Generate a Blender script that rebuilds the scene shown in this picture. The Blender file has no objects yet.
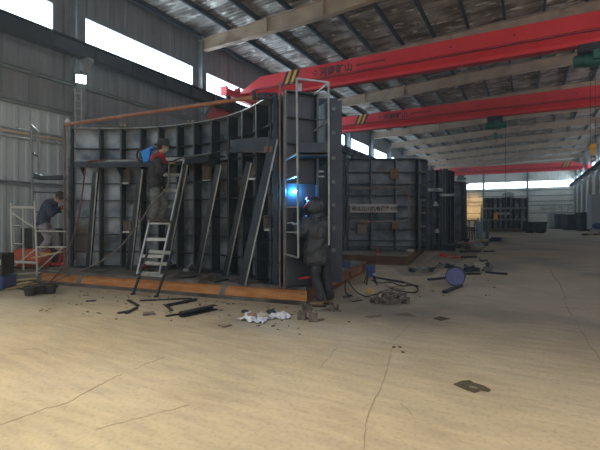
import bpy, bmesh, math, random
from mathutils import Vector, Matrix, Euler
random.seed(7)
C = bpy.context.scene.collection
PI = math.pi
# ------------------------------------------------------------------ camera frame
YAW = math.radians(28.6); H = 1.40; F = 416.0; HY = 218.0
R_ = Vector((math.cos(YAW), math.sin(YAW), 0)); F_ = Vector((-math.sin(YAW), math.cos(YAW), 0))
def K(xc, z, h=0.0):            # metres to the right of / ahead of where the photographer stands
    v = R_ * xc + F_ * z; return Vector((v.x, v.y, h))
def PZ(x, y, z):                # a point seen at (x, y) at distance z
    return K((x - 300) / F * z, z, H - (y - HY) / F * z)
def G(x, y, h=0.0):             # a point seen at (x, y) at height h
    return PZ(x, y, (H - h) * F / (y - HY))
def AX(x, Y):                   # hall coordinate X of what is seen in column x on the plane Y
    return Y * math.tan(math.atan((x - 300) / F) - YAW)

# ------------------------------------------------------------------ materials
MATS = {}
def mat(name, c1, c2=None, scale=4.0, rough=0.6, metal=0.0, bump=0.0, stretch=(1, 1, 1), c3=None, c3amt=0.6, emit=None, estr=0.0, detail=6, lo=.35, hi=.65, c3scale=None):
    m = bpy.data.materials.new(name); m.use_nodes = True
    nt = m.node_tree; b = nt.nodes['Principled BSDF']
    b.inputs['Roughness'].default_value = rough; b.inputs['Metallic'].default_value = metal
    c2 = c2 or tuple(x * 0.8 for x in c1)
    tc = nt.nodes.new('ShaderNodeTexCoord'); mp = nt.nodes.new('ShaderNodeMapping')
    mp.inputs['Scale'].default_value = stretch
    nt.links.new(tc.outputs['Object'], mp.inputs['Vector'])
    n = nt.nodes.new('ShaderNodeTexNoise'); n.inputs['Scale'].default_value = scale; n.inputs['Detail'].default_value = detail
    nt.links.new(mp.outputs['Vector'], n.inputs['Vector'])
    r = nt.nodes.new('ShaderNodeValToRGB')
    r.color_ramp.elements[0].position = lo; r.color_ramp.elements[1].position = hi
    r.color_ramp.elements[0].color = (*c1, 1); r.color_ramp.elements[1].color = (*c2, 1)
    nt.links.new(n.outputs['Fac'], r.inputs['Fac'])
    out = r.outputs['Color']
    if c3:
        n2 = nt.nodes.new('ShaderNodeTexNoise'); n2.inputs['Scale'].default_value = c3scale or scale * 0.45; n2.inputs['Detail'].default_value = 8
        mp2 = nt.nodes.new('ShaderNodeMapping'); mp2.inputs['Location'].default_value = (5.2, 1.3, 8.1); mp2.inputs['Scale'].default_value = stretch
        nt.links.new(tc.outputs['Object'], mp2.inputs['Vector']); nt.links.new(mp2.outputs['Vector'], n2.inputs['Vector'])
        r2 = nt.nodes.new('ShaderNodeValToRGB'); r2.color_ramp.elements[0].position = c3amt; r2.color_ramp.elements[1].position = min(1, c3amt + .1)
        nt.links.new(n2.outputs['Fac'], r2.inputs['Fac'])
        mx = nt.nodes.new('ShaderNodeMix'); mx.data_type = 'RGBA'
        nt.links.new(r2.outputs['Color'], mx.inputs['Factor']); nt.links.new(out, mx.inputs['A']); mx.inputs['B'].default_value = (*c3, 1)
        out = mx.outputs['Result']
    nt.links.new(out, b.inputs['Base Color'])
    if bump:
        bp = nt.nodes.new('ShaderNodeBump'); bp.inputs['Strength'].default_value = bump; bp.inputs['Distance'].default_value = 0.02
        nt.links.new(n.outputs['Fac'], bp.inputs['Height']); nt.links.new(bp.outputs['Normal'], b.inputs['Normal'])
    if emit:
        b.inputs['Emission Color'].default_value = (*emit, 1); b.inputs['Emission Strength'].default_value = estr
    MATS[name] = m; return m
M = MATS
mat('steel', (.018, .028, .044), (.042, .056, .078), 3, .5, .4, .1, c3=(.13, .075, .045), c3amt=.66)
mat('skin_dark', (.055, .075, .105), (.18, .21, .25), 2.2, .5, .3, .1, c3=(.10, .07, .055), c3amt=.6)
mat('skin_steel', (.085, .115, .15), (.40, .43, .46), 2.2, .36, .4, .1, c3=(.08, .06, .05), c3amt=.6)
mat('edge_steel', (.24, .26, .27), (.36, .38, .38), 6, .4, .6)
mat('plate_blue', (.16, .24, .32), (.24, .32, .40), 3, .35, .5)
mat('end_plate', (.045, .055, .08), (.07, .08, .105), 3, .5, .4)
mat('pinkrust', (.13, .105, .11), (.20, .16, .16), 6, .6, .1)
mat('rust_beam', (.52, .19, .055), (.66, .31, .12), 3, .75, .05, .2, (1, 1, 5), c3=(.12, .06, .04), c3amt=.62, c3scale=2)
mat('rust_brown', (.12, .065, .045), (.2, .11, .075), 3, .8, .1, .1)
mat('rust_side', (.20, .10, .06), (.30, .15, .08), 3, .75, .1, .1)
mat('rust_pipe', (.26, .10, .055), (.36, .17, .10), 5, .6, .1)
mat('deck', (.10, .095, .09), (.19, .18, .17), 3, .8, .1, .3, c3=(.06, .05, .045), c3amt=.55)
mat('red', (.80, .035, .045), (.70, .028, .038), 1.2, .45, .0)
mat('red_dirty', (.40, .06, .05), (.50, .07, .06), 3, .6)
mat('yellow', (.85, .42, .03), (.75, .36, .03), 5, .5)
mat('black', (.012, .012, .016), (.025, .025, .03), 5, .5)
mat('rib_edge', (.12, .14, .16), (.18, .20, .215), 4, .4, .4)
mat('rubber', (.02, .02, .022), (.035, .035, .038), 8, .7)
mat('hose_red', (.17, .06, .06), (.08, .035, .035), 30, .6)
mat('hose_grey', (.16, .13, .12), (.10, .08, .08), 20, .6)
mat('beige_paint', (.48, .35, .24), (.36, .26, .185), 1.5, .7, 0, .1, c3=(.20, .13, .09), c3amt=.6)
mat('column_paint', (.16, .18, .20), (.24, .25, .26), 2, .55, .1, c3=(.22, .12, .08), c3amt=.62)
mat('column_pale', (.42, .44, .44), (.34, .36, .37), 2, .6, .1)
mat('beam_paint', (.022, .032, .05), (.035, .045, .065), 1, .55, .1)
mat('purlin', (.03, .045, .065), (.05, .06, .075), 2, .6, .2)
mat('roof_sheet', (.44, .39, .35), (.15, .115, .095), .9, .42, .35, .2, (1, 2.2, 1), c3=(.84, .78, .70), c3amt=.58, lo=.4, hi=.6, c3scale=1.6)
mat('wall_panel', (.40, .43, .45), (.50, .53, .54), 1.2, .55, .1, 0, (1, 1, .3), c3=(.32, .32, .31), c3amt=.62)
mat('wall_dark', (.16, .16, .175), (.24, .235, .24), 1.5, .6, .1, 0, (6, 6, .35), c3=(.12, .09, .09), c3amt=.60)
mat('wall_far', (.82, .79, .70), (.88, .84, .76), .35, .7, 0, 0, (1, 1, 3), c3=(.48, .47, .45), c3amt=.60)
mat('far_pale', (.75, .72, .64), (.66, .64, .58), .5, .7)
mat('trim', (.26, .28, .29), (.20, .22, .23), 3, .5, .2)
mat('white_paint', (.62, .60, .56), (.50, .47, .43), 9, .5, .1, c3=(.35, .22, .14), c3amt=.64)
mat('alu', (.55, .56, .55), (.42, .43, .43), 9, .35, .6)
mat('window_pane', (.85, .9, .92), (.8, .86, .9), 1, .4, emit=(.62, .83, 1.0), estr=6.5)
mat('window_dim', (.6, .65, .7), (.55, .6, .65), 1, .4, emit=(.92, .93, 1.0), estr=4)
mat('green_paint', (.02, .11, .085), (.03, .15, .11), 4, .45, .1)
mat('orange', (.62, .10, .04), (.5, .08, .03), 5, .5)
mat('redplastic', (.75, .02, .03), (.6, .02, .03), 5, .4)
mat('blueplastic', (.015, .22, .75), (.02, .28, .85), 5, .4)
mat('darkblue', (.02, .05, .16), (.03, .07, .22), 5, .4)
mat('spool_blue', (.13, .15, .36), (.17, .19, .42), 4, .6)
mat('wood', (.50, .34, .18), (.62, .46, .27), 4, .75, 0, .2, (1, 6, 1))
mat('board', (.32, .29, .25), (.4, .36, .3), 4, .8)
mat('paper', (.75, .76, .80), (.6, .63, .72), 8, .7, c3=(.12, .25, .62), c3amt=.55, c3scale=9)
mat('skin', (.42, .24, .18), (.47, .28, .21), 6, .5)
mat('hair', (.012, .010, .010), None, 20, .6)
mat('hat', (.025, .028, .032), (.045, .048, .05), 20, .85)
mat('jacket_grey', (.018, .019, .028), (.036, .038, .052), 12, .85, 0, .4)
mat('collar_red', (.30, .02, .035), (.38, .03, .045), 10, .8)
mat('mask', (.22, .42, .42), (.28, .48, .47), 10, .8)
mat('trousers_grey', (.17, .185, .19), (.09, .10, .105), 14, .9, 0, .4)
mat('trousers_lilac', (.30, .27, .31), (.20, .18, .21), 14, .9, 0, .4)
mat('navy', (.025, .04, .085), (.04, .055, .11), 12, .85, 0, .4)
mat('boot_tan', (.52, .33, .12), (.42, .26, .10), 10, .7)
mat('boot_dark', (.06, .045, .04), (.09, .07, .06), 10, .7)
mat('boot_brown', (.22, .13, .08), (.30, .19, .12), 10, .7)
mat('leather', (.016, .020, .030), (.036, .042, .055), 10, .33, 0, .5)
mat('glove', (.35, .33, .30), (.25, .24, .22), 10, .8)
mat('glass', (.05, .08, .07), (.03, .05, .05), 5, .1)
mat('cloth_teal', (.05, .38, .36), (.04, .3, .3), 5, .7)
mat('cyl_grey', (.30, .36, .40), (.24, .30, .34), 6, .5)
mat('cyl_green', (.10, .17, .16), (.07, .12, .115), 6, .5)
mat('boxgrey', (.34, .37, .38), (.28, .31, .33), 1.5, .6)
mat('stain', (.05, .04, .03), (.09, .07, .05), 20, .9)
mat('sign_plate', (.46, .42, .41), (.34, .29, .28), 3, .7, .1, c3=(.36, .18, .12), c3amt=.64)
mat('clamp_steel', (.10, .085, .075), (.22, .19, .17), 14, .6, .2, c3=(.40, .30, .24), c3amt=.62)
mat('crackmat', (.20, .17, .125), (.27, .235, .175), 9, .9)
mat('oil', (.20, .17, .13), (.15, .125, .10), 9, .8)
mat('faded', (.50, .48, .45), (.55, .53, .50), 9, .9)
mat('pale_rust', (.22, .18, .165), (.14, .125, .12), 8, .8, .1, c3=(.36, .15, .08), c3amt=.6)
mat('lamp_glow', (1, 1, 1), None, 1, .4, emit=(.85, 1, .95), estr=60)
mat('arc_glow', (1, 1, 1), None, 1, .4, emit=(.25, .65, 1), estr=400)
mat('dust', (.30, .26, .21), (.20, .17, .14), 9, .9, 0, .3)

def floor_mat():
    m = mat('floor_concrete', (.40, .345, .27), (.47, .41, .325), .8, .68, 0, .12, c3=(.27, .26, .235), c3amt=.52, c3scale=.30)
    nt = m.node_tree; b = nt.nodes['Principled BSDF']
    link = b.inputs['Base Color'].links[0]; src = link.from_socket
    tc = nt.nodes.new('ShaderNodeTexCoord')
    mp = nt.nodes.new('ShaderNodeMapping'); mp.inputs['Rotation'].default_value = (0, 0, .5); mp.inputs['Scale'].default_value = (1.0, 5.0, 1)
    n = nt.nodes.new('ShaderNodeTexNoise'); n.inputs['Scale'].default_value = 2.2; n.inputs['Detail'].default_value = 9
    nt.links.new(tc.outputs['Object'], mp.inputs['Vector']); nt.links.new(mp.outputs['Vector'], n.inputs['Vector'])
    r = nt.nodes.new('ShaderNodeValToRGB'); r.color_ramp.elements[0].position = .3; r.color_ramp.elements[1].position = .72
    r.color_ramp.elements[0].color = (.80, .80, .82, 1); r.color_ramp.elements[1].color = (1.08, 1.06, 1.0, 1)
    nt.links.new(n.outputs['Fac'], r.inputs['Fac'])
    n3 = nt.nodes.new('ShaderNodeTexNoise'); n3.inputs['Scale'].default_value = 28; n3.inputs['Detail'].default_value = 4
    nt.links.new(tc.outputs['Object'], n3.inputs['Vector'])
    r3 = nt.nodes.new('ShaderNodeValToRGB'); r3.color_ramp.elements[0].position = .28; r3.color_ramp.elements[1].position = .5
    r3.color_ramp.elements[0].color = (.82, .80, .78, 1); r3.color_ramp.elements[1].color = (1, 1, 1, 1)
    nt.links.new(n3.outputs['Fac'], r3.inputs['Fac'])
    m1 = nt.nodes.new('ShaderNodeMix'); m1.data_type = 'RGBA'; m1.blend_type = 'MULTIPLY'; m1.inputs['Factor'].default_value = 1
    m2 = nt.nodes.new('ShaderNodeMix'); m2.data_type = 'RGBA'; m2.blend_type = 'MULTIPLY'; m2.inputs['Factor'].default_value = 1
    nt.links.new(src, m1.inputs['A']); nt.links.new(r.outputs['Color'], m1.inputs['B'])
    nt.links.new(m1.outputs['Result'], m2.inputs['A']); nt.links.new(r3.outputs['Color'], m2.inputs['B'])
    nt.links.new(m2.outputs['Result'], b.inputs['Base Color'])
floor_mat()

# ------------------------------------------------------------------ mesh helpers
WM = {}                              # object -> world matrix of its frame
class MB:
    def __init__(s): s.v = []; s.f = []; s.m = []; s.slots = []; s.cur = 0; s.smooth = False
    def use(s, name):
        if name not in s.slots: s.slots.append(name)
        s.cur = s.slots.index(name); return s
    def add(s, vs, fs):
        o = len(s.v); s.v += [Vector(v) for v in vs]
        for f in fs: s.f.append([i + o for i in f]); s.m.append(s.cur)
        return s
    def box(s, c, size, rz=0, rot=None):
        c = Vector(c); x, y, z = [a / 2 for a in size]
        Rm = rot if rot is not None else Matrix.Rotation(rz, 3, 'Z')
        vs = [c + Rm @ Vector((a * x, b * y, d * z)) for a in (-1, 1) for b in (-1, 1) for d in (-1, 1)]
        return s.add(vs, [(0, 1, 3, 2), (4, 6, 7, 5), (0, 4, 5, 1), (2, 3, 7, 6), (0, 2, 6, 4), (1, 5, 7, 3)])
    def frame(s, p, q, up):
        d = (q - p).normalized(); up = Vector(up)
        if abs(d.dot(up)) > .98: up = Vector((1, 0, 0)) if abs(d.x) < .9 else Vector((0, 1, 0))
        a = d.cross(up).normalized(); b = a.cross(d).normalized(); return d, a, b
    def bar(s, p, q, w, h, up=(0, 0, 1), prof=None):      # section w (side) x h (along up)
        p = Vector(p); q = Vector(q); d, a, b = s.frame(p, q, up)
        pr = prof or [(-w/2, -h/2), (w/2, -h/2), (w/2, h/2), (-w/2, h/2)]
        n = len(pr); vs = [p + a*x + b*y for x, y in pr] + [q + a*x + b*y for x, y in pr]
        fs = [(i, (i+1) % n, n + (i+1) % n, n + i) for i in range(n)] + [tuple(range(n))[::-1], tuple(range(n, 2*n))]
        return s.add(vs, fs)
    def hbeam(s, p, q, w, h, t=.02, up=(0, 0, 1)):
        pr = [(-w/2, -h/2), (w/2, -h/2), (w/2, -h/2+t), (t/2, -h/2+t), (t/2, h/2-t), (w/2, h/2-t), (w/2, h/2), (-w/2, h/2), (-w/2, h/2-t), (-t/2, h/2-t), (-t/2, -h/2+t), (-w/2, -h/2+t)]
        return s.bar(p, q, w, h, up, pr)
    def channel(s, p, q, w, h, t=.015, up=(0, 0, 1)):
        pr = [(-w/2, -h/2), (w/2, -h/2), (w/2, -h/2+t), (-w/2+t, -h/2+t), (-w/2+t, h/2-t), (w/2, h/2-t), (w/2, h/2), (-w/2, h/2)]
        return s.bar(p, q, w, h, up, pr)
    def angle(s, p, q, w, t=.01, up=(0, 0, 1)):
        pr = [(-w/2, -w/2), (w/2, -w/2), (w/2, -w/2+t), (-w/2+t, -w/2+t), (-w/2+t, w/2), (-w/2, w/2)]
        return s.bar(p, q, w, w, up, pr)
    def tube(s, p, q, r, n=10, r2=None):
        return s.poly([p, q], r, n, r2)
    def poly(s, pts, r, n=8, r2=None):
        pts = [Vector(p) for p in pts]; vs = []; fs = []; k = len(pts); prev = None
        for i, p in enumerate(pts):
            d = (pts[min(i+1, k-1)] - pts[max(i-1, 0)]).normalized()
            if prev is None:
                up = Vector((0, 0, 1)) if abs(d.z) < .95 else Vector((1, 0, 0))
                a = d.cross(up).normalized()
            else:
                a = (prev - d * prev.dot(d)).normalized()
            prev = a; b = d.cross(a)
            rr = r if r2 is None else r + (r2 - r) * i / (k - 1)
            for j in range(n):
                t = 2*PI*j/n; vs.append(p + a*math.cos(t)*rr + b*math.sin(t)*rr)
        for i in range(k-1):
            for j in range(n):
                fs.append((i*n+j, i*n+(j+1) % n, (i+1)*n+(j+1) % n, (i+1)*n+j))
        fs += [tuple(range(n))[::-1], tuple(range((k-1)*n, k*n))]
        return s.add(vs, fs)
    def lathe(s, base, prof, n=20, axis=(0, 0, 1)):       # prof: (radius, along)
        base = Vector(base); ax = Vector(axis).normalized()
        up = Vector((0, 0, 1)) if abs(ax.z) < .95 else Vector((1, 0, 0))
        a = ax.cross(up).normalized(); b = ax.cross(a); vs = []; fs = []
        for r, h in prof:
            for j in range(n):
                t = 2*PI*j/n; vs.append(base + ax*h + (a*math.cos(t) + b*math.sin(t))*r)
        k = len(prof)
        for i in range(k-1):
            for j in range(n): fs.append((i*n+j, i*n+(j+1) % n, (i+1)*n+(j+1) % n, (i+1)*n+j))
        fs += [tuple(range(n))[::-1], tuple(range((k-1)*n, k*n))]
        return s.add(vs, fs)
    def ball(s, c, rad, rot=None, n=14, m=9, fn=None):
        c = Vector(c); rad = Vector(rad) if not isinstance(rad, (int, float)) else Vector((rad,)*3)
        vs = []; fs = []; Rm = rot or Matrix.Identity(3)
        for i in range(m+1):
            ph = PI*i/m
            for j in range(n):
                t = 2*PI*j/n; u = Vector((math.sin(ph)*math.cos(t), math.sin(ph)*math.sin(t), math.cos(ph)))
                p = Vector((u.x*rad.x, u.y*rad.y, u.z*rad.z))
                if fn: p = fn(u, p)
                vs.append(c + Rm @ p)
        for i in range(m):
            for j in range(n): fs.append((i*n+j, (i+1)*n+j, (i+1)*n+(j+1) % n, i*n+(j+1) % n))
        return s.add(vs, fs)
    def prism(s, pts, off):                                # polygon pts extruded by off
        pts = [Vector(p) for p in pts]; off = Vector(off); n = len(pts)
        return s.add(pts + [p + off for p in pts], [tuple(range(n))[::-1], tuple(range(n, 2*n))] + [(i, (i+1) % n, n+(i+1) % n, n+i) for i in range(n)])
    def strip(s, A, B, off):                               # ribbon between polylines A and B, thickened by off
        n = len(A); off = Vector(off); vs = list(A) + list(B) + [a+off for a in A] + [b+off for b in B]; fs = []
        for i in range(n-1):
            fs += [(i, i+1, n+i+1, n+i), (2*n+i, 3*n+i, 3*n+i+1, 2*n+i+1), (i, 2*n+i, 2*n+i+1, i+1), (n+i, n+i+1, 3*n+i+1, 3*n+i)]
        fs += [(0, n, 3*n, 2*n), (n-1, 3*n-1, 4*n-1, 2*n-1)]
        return s.add(vs, fs)
    def build(s, name, m=None, parent=None, local=False, smooth=None, bevel=0, label=None):
        me = bpy.data.meshes.new(name)
        vs = s.v
        if parent is not None and not local:
            inv = WM[parent].inverted(); vs = [inv @ v for v in vs]
        me.from_pydata([tuple(v) for v in vs], [], s.f)
        if s.slots and m is None:
            for n in s.slots: me.materials.append(M[n])
            me.polygons.foreach_set('material_index', s.m)
        else: me.materials.append(M[m or 'steel'])
        bm = bmesh.new(); bm.from_mesh(me); bmesh.ops.recalc_face_normals(bm, faces=bm.faces); bm.to_mesh(me); bm.free()
        if smooth if smooth is not None else s.smooth:
            me.polygons.foreach_set('use_smooth', [True]*len(me.polygons))
            try: me.set_sharp_from_angle(angle=math.radians(40))
            except Exception: pass
        o = bpy.data.objects.new(name, me); C.objects.link(o)
        if parent is not None: o.parent = parent; WM[o] = WM[parent]
        else: WM[o] = Matrix.Identity(4)
        if bevel:
            b = o.modifiers.new('bevel', 'BEVEL'); b.width = bevel; b.segments = 2; b.limit_method = 'ANGLE'
        if label: o['label'] = label
        return o
    def free(s, name, m, label, cat, group=None, **kw):    # a top-level thing that is one mesh, origin at its base
        lo = Vector((min(v.x for v in s.v), min(v.y for v in s.v), min(v.z for v in s.v)))
        hi = Vector((max(v.x for v in s.v), max(v.y for v in s.v), max(v.z for v in s.v)))
        c = Vector(((lo.x+hi.x)/2, (lo.y+hi.y)/2, lo.z)); s.v = [v - c for v in s.v]
        o = s.build(name, m, **kw); o.location = c; tag(o, label, cat, group); return o
def tag(o, label, cat, group=None):
    o['label'] = label; o['category'] = cat
    if group: o['group'] = group
def thing(name, label, cat, loc=(0, 0, 0), rz=0, group=None):
    o = bpy.data.objects.new(name, None); C.objects.link(o); o.location = loc; o.rotation_euler = (0, 0, rz)
    o.empty_display_size = .2
    WM[o] = Matrix.Translation(Vector(loc)) @ Matrix.Rotation(rz, 4, 'Z'); tag(o, label, cat, group); return o
def struct(mb, name, m=None, label=None, **kw):
    o = mb.build(name, m, **kw); o['kind'] = 'structure'
    if label: o['label'] = label
    return o
def copy_tree(o, parent=None):
    c = o.copy(); C.objects.link(c)
    if parent: c.parent = parent
    for ch in list(o.children): copy_tree(ch, c)
    return c
def text(name, body, size, loc, rot, m, parent=None, extrude=.002, align='LEFT'):
    cu = bpy.data.curves.new(name, 'FONT'); cu.body = body; cu.size = size; cu.extrude = extrude; cu.align_x = align; cu.offset = size*.03
    cu.materials.append(M[m]); o = bpy.data.objects.new(name, cu); C.objects.link(o)
    bpy.context.view_layer.update(); me = bpy.data.meshes.new_from_object(o.evaluated_get(bpy.context.evaluated_depsgraph_get()))
    bpy.data.objects.remove(o); bpy.data.curves.remove(cu); o = bpy.data.objects.new(name, me); C.objects.link(o)
    if not me.materials: me.materials.append(M[m])
    mw = Matrix.Translation(Vector(loc)) @ rot.to_4x4()
    if parent is not None: o.parent = parent; mw = WM[parent].inverted() @ mw
    o.matrix_local = mw; return o

# ================================================================== THE HALL
XL, XR = -13.4, 7.1
Y0, Y1 = -1.0, 86.0
COLY = [8.63 + 5.99*k for k in range(-0, 13)]
def zraf(x): return 9.53 + .05*(x-XL) if x < -1.5 else 10.125 + .02*(x+1.5)
def ztop(x): return zraf(x) + .30
struct(MB().add([(-22, -10, 0), (16, -10, 0), (16, 90, 0), (-22, 90, 0), (-22, -10, -.2), (16, -10, -.2), (16, 90, -.2), (-22, 90, -.2)],
     [(0, 1, 2, 3), (4, 7, 6, 5), (0, 4, 5, 1), (1, 5, 6, 2), (2, 6, 7, 3), (3, 7, 4, 0)]), 'floor', 'floor_concrete')

def ribbed_wall(name, m, x, ya, yb, za, zb, pitch, depth, n, th=.04):
    """sheet along Y at X = x, ribs stand towards +n"""
    A = []; y = ya; k = 0
    prof = [(0, 0), (.55, 0), (.65, 1), (.9, 1), (1.0, 0)]
    while y < yb:
        for a, d in prof[:-1]: A.append((y + a*pitch, d*depth))
        y += pitch
    lo = [Vector((x + n*d, min(yy, yb), za)) for yy, d in A]; hi = [Vector((x + n*d, min(yy, yb), zb)) for yy, d in A]
    return MB().strip(lo, hi, (-n*th, 0, 0))
struct(ribbed_wall('wall_left', None, XL, Y0, Y1, 0, 4.85, .33, .035, 1), 'wall_left', 'wall_panel')
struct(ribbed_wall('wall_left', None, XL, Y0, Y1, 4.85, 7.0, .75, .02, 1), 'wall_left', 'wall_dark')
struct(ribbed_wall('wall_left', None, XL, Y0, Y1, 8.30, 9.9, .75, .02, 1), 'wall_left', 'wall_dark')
# wall strips beside the columns and the strip windows
for k in range(13):
    ya = COLY[k] - 5.99 + .20; yb = COLY[k] - (.68 if k == 0 else .30)
    lo = max(Y0, COLY[k] - 5.99 - (.68 if k in (0, 1) else .30))
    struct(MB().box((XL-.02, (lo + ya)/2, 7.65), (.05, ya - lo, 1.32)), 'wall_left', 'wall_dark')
    ya = max(Y0, ya)
    w = struct(MB().box((XL-.02, (ya+yb)/2, 7.65), (.02, yb-ya, 1.30)), 'window_%d' % (k+1), 'window_pane')
    fr = MB()
    fr.box((XL+.01, (ya+yb)/2, 8.32), (.10, yb-ya+.1, .06)); fr.box((XL+.01, (ya+yb)/2, 6.98), (.10, yb-ya+.1, .06))
    fr.box((XL+.01, ya, 7.65), (.08, .05, 1.35)); fr.box((XL+.01, yb, 7.65), (.08, .05, 1.35))
    fr.build('window_frame', 'trim', w)
    fr = MB()
    y = ya + .75
    while y < yb - .2: fr.box((XL-.005, y, 7.65), (.012, .02, 1.28)); y += .75
    fr.build('glazing_seam', 'alu', w)
# darker lining boards behind the bays beyond the first column
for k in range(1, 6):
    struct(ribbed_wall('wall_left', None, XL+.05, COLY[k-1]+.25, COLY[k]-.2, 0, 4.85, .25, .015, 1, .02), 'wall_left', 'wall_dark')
# girts and conduits
for i, z in enumerate((5.85, 4.85, 2.44)):
    struct(MB().channel((XL+.10, Y0, z), (XL+.10, Y1, z), .10, .11), 'trim_%d' % (i+1), 'trim')
for i, z in enumerate((4.05, 3.93, 3.80)):
    MB().tube((XL+.12, Y0, z), (XL+.12, COLY[0]-.15, z), .028, 8).free('conduit_pipe', 'alu' if i != 1 else 'wood',
        ['uppermost of three thin metal conduit pipes along the left wall', 'yellowish middle pipe of three conduits along the left wall', 'lowest of three thin metal conduit pipes along the left wall'][i], 'pipe', 'conduits on the left wall')
# far wall
fw = MB()
for z0, z1 in ((0, 6.85), (8.05, 11)):
    A = []; x = XL
    while x < XR + .1:
        A += [(x, 0), (x+.25, 0), (x+.3, .04), (x+.45, .04)]; x += .5
    fw.strip([Vector((min(a, XR+.2), Y1-d, z0)) for a, d in A], [Vector((min(a, XR+.2), Y1-d, z1)) for a, d in A], (0, .04, 0))
struct(fw, 'wall_far', 'wall_far')
struct(MB().box((-3.15, Y1-.07, .75), (20.5, .03, 1.5)), 'trim_4', 'far_pale', label='pale lower strip of the far wall')
for i, (a, b) in enumerate(((XL, -7.4), (-7.0, -.1), (.3, 5.9), (6.1, XR))):
    w = struct(MB().box(((a+b)/2, Y1, 7.45), (b-a, .02, 1.2)), 'window_%d' % (20+i), 'window_pane')
    fr = MB(); fr.box(((a+b)/2, Y1-.05, 8.07), (b-a, .1, .08)); fr.box(((a+b)/2, Y1-.05, 6.84), (b-a, .1, .08))
    x = a + 1
    while x < b: fr.box((x, Y1-.03, 7.45), (.04, .03, 1.2)); x += 1
    fr.build('window_frame', 'trim', w)
for i, z in enumerate((2.3, 3.7, 4.4, 5.4, 6.4)):
    struct(MB().channel((XL, Y1-.12, z), (XR, Y1-.12, z), .12, .14), 'trim_%d' % (5+i), 'trim')
for x in (-7.2, .1):
    struct(MB().hbeam((x, Y1-.3, 0), (x, Y1-.3, 9.8), .3, .4, up=(0, 1, 0)), 'column', 'column_paint')
tx = text('wall_lettering', '安全生产', 1.3, (2.1, Y1-.2, 2.5), Euler((PI/2, 0, 0)).to_matrix(), 'faded', extrude=.001)
tag(tx, 'faded grey wall characters low on the far end wall', 'lettering')
# right wall
struct(ribbed_wall('wall_right', None, XR, Y0, Y1, 0, 6.85, .33, .035, -1), 'wall_right', 'wall_far')
struct(ribbed_wall('wall_right', None, XR, Y0, Y1, 8.15, 10.5, .33, .035, -1), 'wall_right', 'wall_far')
for k in range(15):
    ya = max(Y0, COLY[0] - 11.98 + 5.99*k + .25); yb = min(Y1, COLY[0] - 5.99 + 5.99*k - .25)
    w = struct(MB().box((XR+.02, (ya+yb)/2, 7.5), (.02, yb-ya, 1.3)), 'window_%d' % (30+k), 'window_dim' if k < 9 else 'window_pane')  # same sky outside; far panes glow stronger to brighten the end wall
    fr = MB(); fr.box((XR-.01, (ya+yb)/2, 8.15), (.08, yb-ya+.1, .06)); fr.box((XR-.01, (ya+yb)/2, 6.85), (.08, yb-ya+.1, .06))
    y = ya
    while y < yb + .1: fr.box((XR-.01, y, 7.5), (.04, .04, 1.3)); y += (yb-ya)/6
    fr.build('window_frame', 'trim', w)
    if k: struct(MB().box((XR, ya-.25, 7.5), (.05, .5, 1.35)), 'wall_right', 'wall_far')
# columns + rafters
for k, y in enumerate(COLY):
    if k < 13:
        struct(MB().hbeam((XL+.26, y, 0), (XL+.26, y, 9.7), .30, .38, .025, up=(1, 0, 0)), 'column', 'column_paint')
        struct(MB().box((XL+.16, y+.12, 7.75), (.03, .10, 1.5)), 'trim_20', 'far_pale') if k < 2 else None  # pale strip paints reflected light onto the column flange
    if y > 25:
        struct(MB().hbeam((XR-.24, y, 0), (XR-.24, y, 9.7), .35, .34, .025, up=(1, 0, 0)), 'column', 'column_pale')
    if y > 6:
        ra = MB(); t = .03; xs_ = [XL+.2, -9.5, -6.9, -4.2, -1.5, XR-.2]; dp = [.52, .62, .68, .62, .58, .52]
        for i_ in range(5):
            xa, xb = xs_[i_], xs_[i_+1]; za, zb = zraf(xa), zraf(xb); da, db = dp[i_], dp[i_+1]
            ra.prism([(xa, y-.13, za), (xb, y-.13, zb), (xb, y-.13, zb-t), (xa, y-.13, za-t)], (0, .26, 0))
            ra.prism([(xa, y-.13, za-da), (xb, y-.13, zb-db), (xb, y-.13, zb-db+t), (xa, y-.13, za-da+t)], (0, .26, 0))
            ra.prism([(xa, y-.015, za-t), (xb, y-.015, zb-t), (xb, y-.015, zb-db+t), (xa, y-.015, za-da+t)], (0, .03, 0))
            ra.prism([(xb-.02, y-.13, zb), (xb-.02, y+.13, zb), (xb-.02, y+.13, zb-db), (xb-.02, y-.13, zb-db)], (.04, 0, 0))
        struct(ra, 'rafter', 'beige_paint')
# purlins
npl = 14
for i in range(npl):
    x = XL + .35 + i * (XR - XL - .7) / (npl-1)
    z = ztop(x) - .16
    struct(MB().channel((x, Y0, z), (x, Y1, z), .09, .22), 'purlin', 'purlin')
# roof sheet
A = []; y = Y0
while y < Y1:
    A += [(y, 0), (y+.10, 0), (y+.13, .05), (y+.20, .05)]; y += .23
rf = MB()
xm = (XL+XR)/2
for a, b in ((XL-.3, -1.5), (-1.5, XR+.3)):
    rf.strip([Vector((a, yy, ztop(a)-.04+d)) for yy, d in A], [Vector((b, yy, ztop(b)-.04+d)) for yy, d in A], (0, 0, .03))
struct(rf, 'ceiling', 'roof_sheet')
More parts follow.
